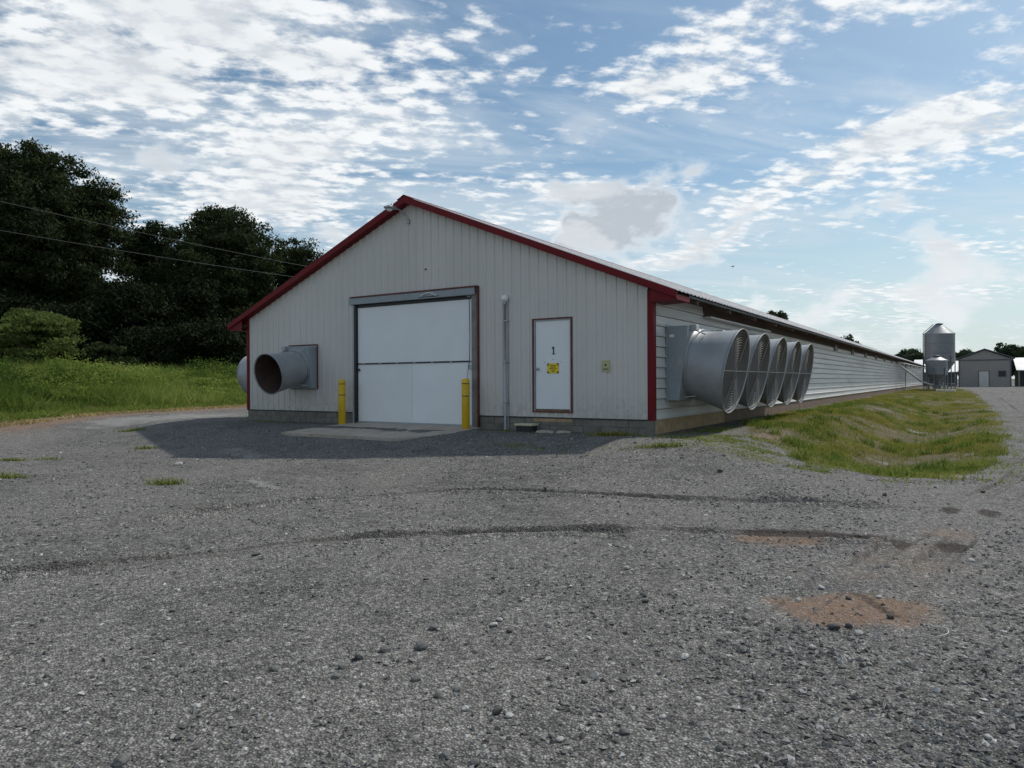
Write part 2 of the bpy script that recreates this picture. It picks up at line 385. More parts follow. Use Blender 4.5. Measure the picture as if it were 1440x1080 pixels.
def height(X, Y):
    front = sst(.7, 5.2, -Y)
    side = sst(.8, 4.5, X) * (1 - sst(5, 80, Y))
    z = -.40 * np.maximum(front, side)
    z = z - .32 * np.exp(-((X - 4.1) / 1.15) ** 2) * sst(-1.6, 2.2, Y) * (1 - sst(14, 36, Y))
    z = z + .10 * np.exp(-((X - 1.9) / .8) ** 2) * sst(1.0, 3, Y) * (1 - sst(20, 40, Y))
    u = (X - LP[0]) * LN[0] + (Y - LP[1]) * LN[1]          # metres left of the verge
    z = z * (1 - sst(-4, 2, u) * .8) + .08 * sst(-3, 0, u)
    z = z + 1.15 * sst(1.5, 7.5, u) + .25 * (fbm(X * .22, Y * .22, 3) - .5) * sst(1, 6, u)
    far = np.hypot(X - 5, Y + 13)
    z = z + .06 * (fbm(X * .35 + 9, Y * .35, 3) - .5) * sst(.6, 3, np.maximum(-Y, np.maximum(X, -12.6 - X))) * (1 - sst(25, 60, far))
    z = z + .022 * (fbm(X * 2.1 + 3, Y * 2.1 + 8, 3) - .5) * sst(.3, 1.5, np.maximum(-Y, np.maximum(X, -12.6 - X)))
    return z
def ruts(X, Y):
    z = 0
    for P, dp in ((TRACK_A, .034), (TRACK_B, .036), (TRACK_C, .022), (TRACK_D, .022)):
        d = lines_to(P, X, Y); d = d + .05 * (fbm(X * 1.7, Y * 1.7, 3) - .5)
        nn = .25 + 1.3 * sst(.38, .62, fbm(X * 1.1 + 7, Y * 1.1, 3)); d = d + .05 * (fbm(X * 5, Y * 5, 2) - .5); z = z - dp * nn * sst(.13, .09, d) + dp * .75 * nn * np.exp(-((d - .155) / .04) ** 2)
    return z
def gz(x, y):
    X = np.array([x], float); Y = np.array([y], float); return float((height(X, Y) + ruts(X, Y))[0])
def axis(a0, a1, step, lo, hi, g=1.16):
    out = list(np.arange(a0, a1 + 1e-6, step)); s = step; x = out[-1]
    while x < hi: s *= g; x += s; out.append(x)
    s = step; x = out[0]; pre = []
    while x > lo: s *= g; x -= s; pre.append(x)
    return np.array(pre[::-1] + out)
gx = axis(-6, 7.5, .046, -2500, 2500, 1.10); gy = axis(-13.0, -2.5, .046, -1500, 3000, 1.10)
GX, GY = np.meshgrid(gx, gy, indexing='ij'); X, Y = GX.ravel(), GY.ravel()
Zg = height(X, Y) + ruts(X, Y)
near = (np.hypot(X - CAM.x, Y - CAM.y) < 22)
Zg = Zg + np.where(near, .012 * (fbm(X * 9, Y * 9, 2) - .5), 0)
# the ground does not rise inside the barn
nx, ny = len(gx), len(gy); I = np.arange(nx * ny).reshape(nx, ny)
F = np.stack([I[:-1, :-1], I[1:, :-1], I[1:, 1:], I[:-1, 1:]], -1).reshape(-1, 4)
sd_g = sdist(GRASS_POLY, X, Y)
u_l = (X - LP[0]) * LN[0] + (Y - LP[1]) * LN[1]
wob = (fbm(X * .9, Y * .9, 4) - .5)
grass_m = np.maximum(sst(-.25, .35, sd_g + wob * .9), sst(.3, 1.6, u_l + wob * 1.5))
grass_m = np.maximum(grass_m, sst(14, 22, X + wob * 6) * sst(-6, 6, Y))
grass_m = np.maximum(grass_m, sst(106, 112, Y + 0 * X) * sst(12, 20, np.abs(X - 7)))
grass_m = grass_m * (1 - .9 * sst(1.3, .5, np.hypot((X - 1.9) / .42, (Y - 1.9) / 1.0) + wob))
trk = np.zeros_like(X)
for P, w, amt in ((TRACK_A, .16, .95), (TRACK_B, .17, 1.0), (TRACK_C, .16, 1.), (TRACK_D, .16, 1.)):
    d = lines_to(P, X, Y) + .06 * wob
    wear = .45 + .8 * sst(.35, .6, fbm(X * .5 + 40, Y * .5, 3)); trk = np.maximum(trk, amt * wear * (1 - .8 * sst(-.5, -2.6, X)) * np.maximum.reduce([.35 * np.exp(-(d / w) ** 2), np.exp(-((d - .115) / .028) ** 2), .6 * np.exp(-((d - .02) / .02) ** 2)]))
def blob(cx, cy, rx, ry, a=0, wb=1.3):
    c, s = math.cos(a), math.sin(a); dx, dy = X - cx, Y - cy
    return sst(1.45, .15, np.hypot((dx * c + dy * s) / rx, (-dx * s + dy * c) / ry) + (wob + .5 * (fbm(X * 4, Y * 4, 3) - .5)) * wb)
dirt = np.maximum.reduce([blob(4.58, -8.32, .56, .42, .6), .9 * blob(3.85, -6.35, .6, .3, .3), blob(1.9, 1.9, .5, 1.1, 0) * 1., .5 * blob(5.1, -5.2, .4, .5),
                          sst(-2.2, -.4, u_l + wob) * sst(1.2, .1, u_l + wob) * .9, .45 * blob(4.35, -8.7, .5, .4), .36 * blob(4.7, -6.6, 1.0, 1.6)])
wet = np.maximum.reduce([1. * blob(4.02, -5.93, .8, .19, .35, 1.3), 1.2 * blob(4.71, -5.85, .12, .20, 0, .5), 1.2 * blob(5.12, -5.82, .17, .22, 0, .5), 1.1 * blob(5.06, -3.95, .10, .30, 0, .5), 1.1 * blob(5.43, -3.95, .12, .30, 0, .5), .8 * blob(4.72, -8.1, .05, .42, .6, .4), .5 * blob(3.0, -4.6, 1.6, .06, .2, .4)])
pale = np.maximum.reduce([.8 * blob(-3.2, -6.6, .9, .12, -.3), .6 * blob(-6.9, -4.2, 1.3, .3, -.3), .9 * blob(-15.6, 0, 3.6, 1.6, 1.4), .5 * blob(-.9, -6.2, .9, .12, -.3)])
moss = np.maximum.reduce([.8 * blob(1.2, -.6, 1.2, .5, -.9), .8 * blob(2.3, -1.3, 1.0, .35, -.6), .7 * blob(-.6, -.5, .8, .3), .6 * blob(-3.2, -.55, 1.2, .25), .45 * blob(-1.6, -2.3, 1.4, .25, -.25), .5 * blob(-.2, -2.0, .5, .2),
                          .4 * blob(3.3, -1.7, 1.2, .2)])
def ground_mat():
    m, t, b = newmat('gravel_ground')
    p = t.node('ShaderNodeTexCoord').outputs['Object']
    n1 = t.noise(p, .5, 5, .6); n2 = t.noise(p, 3.5, 6, .62); n3 = t.noise(p, 30, 4, .6)
    v1 = t.vor(p, 75, 'Color'); v2 = t.vor(p, 26, 'Color'); r1 = t.sep(v1)[0]; r2 = t.sep(v2)[1]
    base = t.mix(t.rmp(n1, .35, .65), (.155, .15, .143), (.24, .232, .22))
    base = t.mix(t.rmp(n2, .3, .75), base, (.29, .281, .266))
    fn = t.rmp(t.noise(t.vm('ADD', p, (3.1, 8.2, 0)), .42, 4, .6), .42, .62); base = t.mix(t.m('MULTIPLY', fn, .5), base, (.30, .288, .27))
    f = t.m('ADD', t.m('MULTIPLY', r1, .70), t.m('MULTIPLY', r2, .50))
    g = t.mix(t.rmp(f, .12, 1.1, 0, 1, 'LINEAR'), (.45, .45, .45), (1.55, 1.55, 1.55)); g = t.mix(t.m('MULTIPLY', fn, .2), g, (1., 1., 1.))
    col = t.mix(1., base, g, 'MULTIPLY')
    col = t.mix(1., col, t.mix(t.rmp(t.vor(p, 75), .12, .62), (1.38, 1.38, 1.38), (.52, .52, .52)), 'MULTIPLY'); col = t.mix(1., col, t.mix(t.rmp(t.vor(p, 26), .15, .62), (1.2, 1.2, 1.2), (.72, .72, .72)), 'MULTIPLY')  # crevice shade between the pebbles painted in as dark cell edges
    chip = t.m('MULTIPLY', t.m('GREATER_THAN', r2, .965), t.m('LESS_THAN', t.vor(p, 26), .32))
    col = t.mix(t.m('MULTIPLY', chip, .8), col, (.42, .41, .39))
    def A(n): return t.attr(n).outputs['Fac']
    def brk(a, lo=.22, hi=.80): return t.rmp(t.m('ADD', a, t.m('ADD', t.m('MULTIPLY', t.m('SUBTRACT', n2, .5), .85), t.m('MULTIPLY', t.m('SUBTRACT', n3, .5), .55))), lo, hi)
    col = t.mix(t.m('MULTIPLY', brk(A('pale')), .55), col, (.33, .325, .315))
    col = t.mix(t.m('MULTIPLY', t.m('MULTIPLY', brk(A('dirt')), t.rmp(t.m('ADD', r1, t.m('MULTIPLY', r2, .5)), .1, .9, 1., .62)), .85), col, t.mix(n2, (.19, .105, .06), (.28, .175, .11)))
    col = t.mix(t.m('MULTIPLY', t.m('MULTIPLY', brk(A('track'), .3, .85), t.rmp(t.m('ADD', n3, t.m('MULTIPLY', r2, .5)), .45, .9, .3, 1.)), .72), col, (.058, .052, .046))
    col = t.mix(t.m('MULTIPLY', t.m('MULTIPLY', brk(A('wet')), t.rmp(t.m('ADD', n3, t.m('MULTIPLY', r1, .5)), .45, .85, .5, 1.)), .92), col, (.032, .022, .018))
    col = t.mix(t.m('MULTIPLY', brk(A('moss'), .35, .7), .55), col, t.mix(n3, (.10, .105, .04), (.19, .18, .08)))
    soil = t.mix(t.m('ADD', t.m('MULTIPLY', n2, .5), t.m('MULTIPLY', r1, .5)), (.06, .058, .026), (.17, .135, .078)); soil = t.mix(t.rmp(t.noise(p, 1.1, 4, .6), .56, .68), soil, (.24, .23, .21))
    col = t.mix(brk(A('grass'), .35, .65), col, soil)
    t.put(b.inputs['Base Color'], col); b.inputs['Roughness'].default_value = .92; b.inputs['Specular IOR Level'].default_value = .22
    bn = t.node('ShaderNodeBump'); bn.inputs['Strength'].default_value = .9; bn.inputs['Distance'].default_value = .012
    hgt = t.m('ADD', t.m('MULTIPLY', t.vor(p, 75), -1.0), t.m('ADD', t.m('MULTIPLY', t.vor(p, 26), -1.2), t.m('MULTIPLY', n3, .6)))
    t.l.new(hgt, bn.inputs['Height']); t.l.new(bn.outputs[0], b.inputs['Normal']); return m
M['ground'] = ground_mat()
gme = npmesh('ground', np.stack([X, Y, Zg], -1), F, M['ground'], dict(grass=grass_m, track=trk, dirt=dirt, wet=wet, pale=pale, moss=moss), True)
tag(link('ground', gme), 'grey gravel yard and drive with tyre ruts', None, None, 'structure')

# ------------------------------------------------------------------ barn
EAVE, APEX, XR, SB = 2.85, 5.37, -6.19, .305
SL = (APEX - EAVE) / (0 - XR)
def ztop(x): return APEX - SL * abs(x - XR)
def zsid(x): return ztop(x) + .028
barn = thing('poultry_barn', 'long low white metal barn with red trim and gable end doors', 'barn', (0, 0, 0))
OPEN = [(-8.06, -4.20, -1, 3.06), (-2.72, -1.775, .40, 2.42)]
def front_panels():
    xs = []; x = BX0 + .05
    while x < -.08: xs.append(x); x += .914
    for x0 in xs:
        x1 = min(x0 + .914, -.075); pts = []
        for k in range(4):
            c = x0 + .1143 + k * .2286
            for dx, dy in ((-.05, 0), (-.028, .019), (.028, .019), (.05, 0)): pts.append((c + dx, dy))
            for dx in (.09, .138): pts.append((c + dx, .005 if dx == .09 else .005))
        pts = [(x0, 0)] + [p for p in pts if x0 < p[0] < x1] + [(x1, 0)]
        for o in OPEN:
            for e in (o[0], o[1]):
                if x0 < e < x1: pts += [(e - 1e-4, None), (e + 1e-4, None)]
        pts.sort(key=lambda p: p[0]); px = [p[0] for p in pts if p[1] is not None]; py = [p[1] for p in pts if p[1] is not None]
        pts = [(a, b if b is not None else float(np.interp(a, px, py))) for a, b in pts]
        mb = MB()
        for (a, ya), (b, yb) in zip(pts[:-1], pts[1:]):
            if b - a < 5e-4: continue
            cuts = [(SB, ztop(a), ztop(b))]; mid = (a + b) / 2; segs = [(SB, SB, zsid(a), zsid(b))]
            for o in OPEN:
                if o[0] < mid < o[1]:
                    segs = [(o[3], o[3], zsid(a), zsid(b))]
                    if o[2] > SB: segs.append((SB, SB, o[2], o[2]))
            for (za, zb, zc, zd) in segs:
                mb.add([(a, -ya, za), (b, -yb, zb), (b, -yb, zd), (a, -ya, zc)], [(0, 1, 2, 3)])
        mb.build('siding_panel', M['siding'], barn)
front_panels()
# backing behind the siding keeps the shell closed
bk = MB()
for (a, b) in ((BX0, -8.06), (-4.20, 0)):
    vs = [(a, .03, 0), (b, .03, 0), (b, .03, ztop(b))] + ([(XR, .03, APEX)] if a < XR < b else []) + [(a, .03, ztop(a))]
    bk.add(vs, [tuple(range(len(vs)))])
bk.add([(-8.06, .03, 3.06), (-4.2, .03, 3.06), (-4.2, .03, ztop(-4.2)), (XR, .03, APEX), (-8.06, .03, ztop(-8.06))], [(0, 1, 2, 3, 4)])
bk.build('wall_sheathing', M['wood'], barn)
# left and rear walls
MB().box(BX0, BX0 + .06, .06, BY1, .0, EAVE).build('left_wall', M['lap'], barn)
MB().add([(BX0, BY1, 0), (0, BY1, 0), (0, BY1, EAVE), (XR, BY1, APEX), (BX0, BY1, EAVE)], [(4, 3, 2, 1, 0)]).build('rear_wall', M['lap'], barn)
# right wall: lapped horizontal boards, in lengths
NB = 12; BH = (2.82 - SB) / NB
segY = [.1] + [.1 + 13.1 * k for k in range(1, 9)]
segY[-1] = BY1
bmesh_ = {}
for s in range(8):
    for r in range(NB):
        j = random.uniform(-.003, .003); z0 = SB + r * BH; y0, y1 = segY[s] + .003, segY[s + 1] - .003
        prof = [(-.035, z0 - .012), (.026 + j, z0 - .012), (.030 + j, z0 + .010), (.012, z0 + .03), (.001, z0 + BH * .62), (-.003, z0 + BH - .024), (-.035, z0 + BH - .024)]
        n = len(prof); mb = MB(); vs = [(x, y0, z) for x, z in prof] + [(x, y1, z) for x, z in prof]
        mb.add(vs, [(i, i + 1, i + 1 + n, i + n) for i in range(n - 1)] + [tuple(range(n))[::-1], tuple(range(n, 2 * n))])
        mb.build('siding_board', M['lap'], barn)
MB().box(-.10, -.04, .06, BY1, 0, EAVE).build('side_sheathing', M['wood'], barn)
# foundation: blocks on the gable end, a stained sill beam along the side
def blocks(x0, x1):
    for c in range(2):
        z0, z1 = (-.10, .125) if c == 0 else (.135, .292); x = x0 - (0 if c else .2)
        while x < x1 - .02:
            a, b = max(x, x0), min(x + .40, x1)
            if b - a > .05:
                MB().bbox(a + .004, b - .004, -.012 + random.uniform(-.004, .004), .16, z0, z1, .006).build('foundation_block', M['block'], barn)
            x += .405
blocks(BX0, -8.12); blocks(-4.14, -.11)
MB().box(BX0 + .01, -8.12, .0, .15, -.2, .297).box(-4.14, -.1, .0, .15, -.2, .297).build('mortar_bed', M['block'], barn)
MB().bbox(-.115, .012, -.022, .14, -.3, .30, .008).build('corner_pier', M['block'], barn)
for k in range(22):
    y0 = .14 + k * 4.8; y1 = min(y0 + 4.79, BY1)
    MB().bbox(-.06, .002 + random.uniform(-.003, .003), y0, y1, -.35, .288, .006).build('sill_beam', M['wood'] if k else M['woodtan'], barn)
# trims
MB().box(BX0 - .02, BX0 + .075, -.03, .08, SB - .02, EAVE + .03).build('corner_trim', M['red'], barn)
MB().box(-.085, .036, -.032, .13, SB - .02, EAVE + .01).build('corner_trim', M['red'], barn)
MB().box(BX0 + .075, -8.2, -.026, .0, SB - .028, SB).build('base_flashing', M['dark'], barn)
MB().box(-4.12, -.086, -.026, .0, SB - .028, SB).build('base_flashing', M['dark'], barn)
# roof
OV = .58; RT = .165
def zr(x): return ztop(x) + RT
eR, eL = OV, BX0 - OV - .05
def slope_quad(mb, xa, xb, y0, y1, dz): mb.add([(xa, y0, zr(xa) + dz), (xb, y0, zr(xb) + dz), (xb, y1, zr(xb) + dz), (xa, y1, zr(xa) + dz)], [(0, 1, 2, 3)])
def roof_sheet(side):
    mb = MB(); xa, xb = (XR, eR + .03) if side > 0 else (eL - .03, XR)
    pr = [(0, 0)]
    for k in range(4):
        c = .1143 + k * .2286; pr += [(c - .04, 0), (c - .022, .02), (c + .022, .02), (c + .04, 0)]
    pr.append((.912, 0))
    for (a, da), (b, db) in zip(pr[:-1], pr[1:]):
        mb.add([(xa, a, zr(xa) + .012 + da), (xb, a, zr(xb) + .012 + da), (xb, b, zr(xb) + .012 + db), (xa, b, zr(xa) + .012 + db)], [(0, 1, 2, 3)])
    return mb.mesh('roof_sheet', M['roof'])
Y0R = -.22
sheet = roof_sheet(1)
nsheet = int((BY1 + .4 - Y0R) / .914)
for k in range(nsheet): link('roof_sheet', sheet, barn, (0, Y0R + k * .914, random.uniform(0, .003)))
sl_ = MB(); slope_quad(sl_, eL - .03, XR, Y0R, BY1 + .3, .012); sl_.build('left_roof_slope', M['roof'], barn)
rd = MB(); slope_quad(rd, eL, XR, Y0R + .02, BY1 + .2, -.004); slope_quad(rd, XR, eR, Y0R + .02, BY1 + .2, -.004); rd.build('roof_deck', M['wood'], barn)
rc = MB()
for s in (1, -1):
    rc.add([(XR, Y0R - .03, APEX + RT + .05), (XR + s * .22, Y0R - .03, zr(XR + s * .22) + .038), (XR + s * .22, BY1, zr(XR + s * .22) + .038), (XR, BY1, APEX + RT + .05)], [(0, 1, 2, 3)])
rc.build('ridge_cap', M['red'], barn)
# rake fascias on the gable end
for s, xe in ((1, eR), (-1, eL)):
    mb = MB(); pts = [(XR, APEX + RT + .02), (xe, zr(xe) + .02), (xe, zr(xe) - .125), (XR, APEX + RT - .14)]
    vs = [(x, Y0R - .012, z) for x, z in pts] + [(x, Y0R + .03, z) for x, z in pts]
    mb.add(vs, [(0, 1, 2, 3), (7, 6, 5, 4), (0, 4, 5, 1), (1, 5, 6, 2), (2, 6, 7, 3), (3, 7, 4, 0)]); mb.build('rake_fascia', M['red'], barn)
    sf = MB(); sf.add([(XR, Y0R + .03, APEX + .03), (xe, Y0R + .03, ztop(xe) + .03), (xe, .0, ztop(xe) + .03), (XR, .0, APEX + .03)], [(0, 1, 2, 3)]); sf.build('rake_soffit', M['red'], barn)
# boxed eave returns: red triangular ends
for s, xw, xe in ((1, .04, eR), (-1, BX0 - .02, eL)):
    mb = MB(); zb = ztop(xe) + .01; ya, yb = Y0R + .035, .55 if s > 0 else .35
    vs = [(xw, ya, ztop(xw) + .10), (xe, ya, ztop(xe) + .11), (xe, ya, zb), (xw, ya, zb - .02)]; vs += [(x, yb, z) for x, y, z in vs]
    mb.add(vs, [(0, 1, 2, 3), (7, 6, 5, 4), (1, 5, 6, 2), (2, 6, 7, 3)]); mb.build('eave_return', M['red'], barn)
# eave edge: fascia board and exposed rafter tails
for k in range(9):
    a = .56 + k * 11.6; b = min(a + 11.58, BY1)
    MB().box(eR - .05, eR - .012, a, b, zr(eR) - .055, zr(eR) - .008).build('eave_fascia', M['dark'], barn)
raf = MB().add([(0.0, 0, ztop(0) + .145), (eR - .05, 0, ztop(eR) + .135), (eR - .05, 0, ztop(eR) + .02), (0.0, 0, ztop(0) - .02),
               (0.0, .05, ztop(0) + .145), (eR - .05, .05, ztop(eR) + .135), (eR - .05, .05, ztop(eR) + .02), (0.0, .05, ztop(0) - .02)],
               [(0, 1, 2, 3), (7, 6, 5, 4), (1, 5, 6, 2), (2, 6, 7, 3), (0, 4, 5, 1)]).mesh('rafter_tail', M['wood'])
for k in range(43): link('rafter_tail', raf, barn, (0, 1.2 + k * 2.4, 0))
# frieze boards at wall top (brown) and pale flashing over the fans
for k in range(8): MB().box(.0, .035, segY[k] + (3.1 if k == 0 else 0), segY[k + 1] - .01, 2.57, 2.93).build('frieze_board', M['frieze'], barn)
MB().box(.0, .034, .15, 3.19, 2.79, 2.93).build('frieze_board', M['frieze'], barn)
MB().box(.02, .20, 3.2, 9.2, 2.535, 2.565).build('drip_flashing', M['lap'], barn)
# air inlets under the eave
for k in range(11):
    y = 22.6 + k * 5.9
    il = MB().box(.018, .055, y, y + .95, 2.42, 2.72).build('air_inlet', M['wood'], barn)
    MB().box(.056, .062, y + .05, y + .9, 2.45, 2.69).build('opening', M['black'], il)
MB().tube([(.06, 68, 0), (.06, 68, 2.7)], .04).build('downpipe', M['galv'], barn)

# big overhead door
od = MB().box(-8.05, -4.21, .05, .09, 0, 3.05).build('overhead_door', M['dark'], barn)
def sub(mb, name, mat, p=od): return mb.build(name, M[mat] if isinstance(mat, str) else mat, p)
zm = 1.54; xm = -6.17
for (a, b) in ((-7.985, xm - .002), (xm + .002, -4.352)):
    sub(MB().bbox(a, b, .015, .05, .075, zm - .018, .002), 'door_panel', 'door')
sub(MB().bbox(-7.985, -4.352, .012, .05, zm + .018, 2.985, .003), 'door_panel', 'door')
sub(MB().box(-8.0, -4.335, -.005, .05, zm - .014, zm + .014), 'middle_rail', 'dark')
sub(MB().box(-8.0, -4.335, -.005, .05, .03, .07), 'bottom_rail', 'galv')
sub(MB().box(-8.0, -4.335, .0, .05, 2.975, 3.045), 'top_seal', 'black')
for k in range(7): sub(MB().bbox(-7.8 + k * .56, -7.73 + k * .56, -.02, -.004, zm - .012, zm + .012, .003), 'hinge', 'galv')
sub(MB().bbox(-8.0, -7.9, -.03, -.004, 1.36, 1.42, .006), 'latch', 'dark'); sub(MB().bbox(-4.44, -4.35, -.04, -.005, 1.36, 1.46, .008), 'latch', 'galv')
fr = MB().box(-8.06, -8.0, -.05, .09, 0, 3.06).build('door_jamb', M['dark'], barn); MB().box(-8.115, -8.062, -.06, .03, 0, 3.06).build('edge_trim', M['galv'], fr)
fr = MB().box(-4.33, -4.185, -.05, .09, 0, 3.06).build('door_jamb', M['post'], barn); MB().box(-4.183, -4.15, -.065, .02, .0, 3.235).build('edge_trim', M['rusty'], fr)
MB().box(-4.345, -4.334, -.045, .03, .03, 3.0).build('guide_rail', M['galv'], fr)
MB().tube([(-4.40, -.05, 3.02), (-4.385, -.05, 2.1), (-4.40, -.052, 1.55), (-4.43, -.055, 1.42)], .008, 6).build('lift_cable', M['dark'], fr)
MB().tube([(-4.43, -.055, 1.42), (-4.46, -.06, 1.1), (-4.42, -.06, .85), (-4.37, -.055, .8)], .007, 6).build('pull_rope', M['galv'], fr)
MB().torus(.045, .012, 14, 5, Matrix.Translation((-4.40, -.06, 3.06)) @ Matrix.Rotation(R(90), 4, 'X')).build('pulley', M['galv'], fr)
hd = MB()
for a, b in ((-8.195, -6.32), (-6.316, -4.216)): hd.bbox(a, b, -.10, .02, 3.06, 3.225, .004)
hd = hd.build('door_header', M['header'], barn)
MB().box(-8.15, -4.15, -.115, .02, 3.228, 3.262).build('drip_cap', M['rusty'], hd)
MB().tube([(-5.55 + .24 * t, -.112 - .01 * math.sin(math.pi * (t + 1) / 2), 3.11 + .075 * (1 - t * t)) for t in np.linspace(-1, 1, 11)], .012, 6).build('header_grip', M['globe'], hd)
MB().bbox(-5.85, -5.25, -.106, -.098, 3.088, 3.108, .002).build('grip_plate', M['dark'], hd)
# walk door
wd = MB().bbox(-2.665, -1.825, .008, .05, .475, 2.37, .004).build('walk_door', M['door'], barn)
ft = MB().box(-2.735, -2.70, -.03, .06, .40, 2.43).box(-1.795, -1.762, -.03, .06, .40, 2.43).box(-2.70, -1.795, -.03, .06, 2.398, 2.43).box(-2.70, -1.795, -.03, .06, .40, .425)
ft.build('door_frame', M['rusty'], wd)
MB().box(-2.70, -2.67, -.012, .06, .425, 2.398).box(-1.822, -1.795, -.012, .06, .425, 2.398).box(-2.67, -1.822, -.012, .06, 2.372, 2.398).build('door_stop', M['galv'], wd)
MB().box(-2.67, -1.822, -.012, .06, .425, .47).build('threshold', M['wood'], wd)
MB().lathe([(.026, 0), (.026, .012), (.012, .016), (.012, .045), (.030, .052), (.030, .075), (.012, .085)], 16, Matrix.Translation((-2.60, .008, 1.34)) @ Matrix.Rotation(R(90), 4, 'X'), cap1=True).build('door_knob', M['galv'], wd)
MB().add([(-2.235, .004, 1.66), (-2.205, .004, 1.66), (-2.205, .004, 1.815), (-2.228, .004, 1.815), (-2.262, .004, 1.79), (-2.262, .004, 1.762), (-2.235, .004, 1.775)], [(0, 1, 2, 3, 4, 5, 6)]).box(-2.262, -2.178, .003, .0045, 1.648, 1.666).build('number_one', M['ink'], wd)
for k, x in enumerate((-2.44, -2.24, -2.03)): MB().bbox(x - .008, x + .008, .0, .008, 1.475 + (.06 if k == 1 else 0), 1.49 + (.06 if k == 1 else 0), .003).build('screw', M['dark'], wd)
MB().bbox(-2.73, -1.78, -.02, .02, .20, .285, .004).build('door_sill_board', M['woodtan'], barn)
MB().bbox(-5.73, -5.69, -.03, -.0, 3.755, 3.79, .005).build('wall_plug', M['ink'], barn)

# apron
ap = MB(); pts = [(-8.15, .01), (-4.13, .01), (-3.95, -1.2), (-4.46, -2.42), (-8.05, -2.40)]
ap.add([(x, y, .035 - (.10 if y < -1 else 0) * (min(-y, 2.4) - 0) / 2.4) for x, y in pts] + [(x, y, -.45) for x, y in pts], [(4, 3, 2, 1, 0), (0, 1, 6, 5), (1, 2, 7, 6), (2, 3, 8, 7), (3, 4, 9, 8), (4, 0, 5, 9)])
tag(ap.build('door_apron', M['conc']), 'stained concrete apron in front of the overhead door', None, None, 'structure')

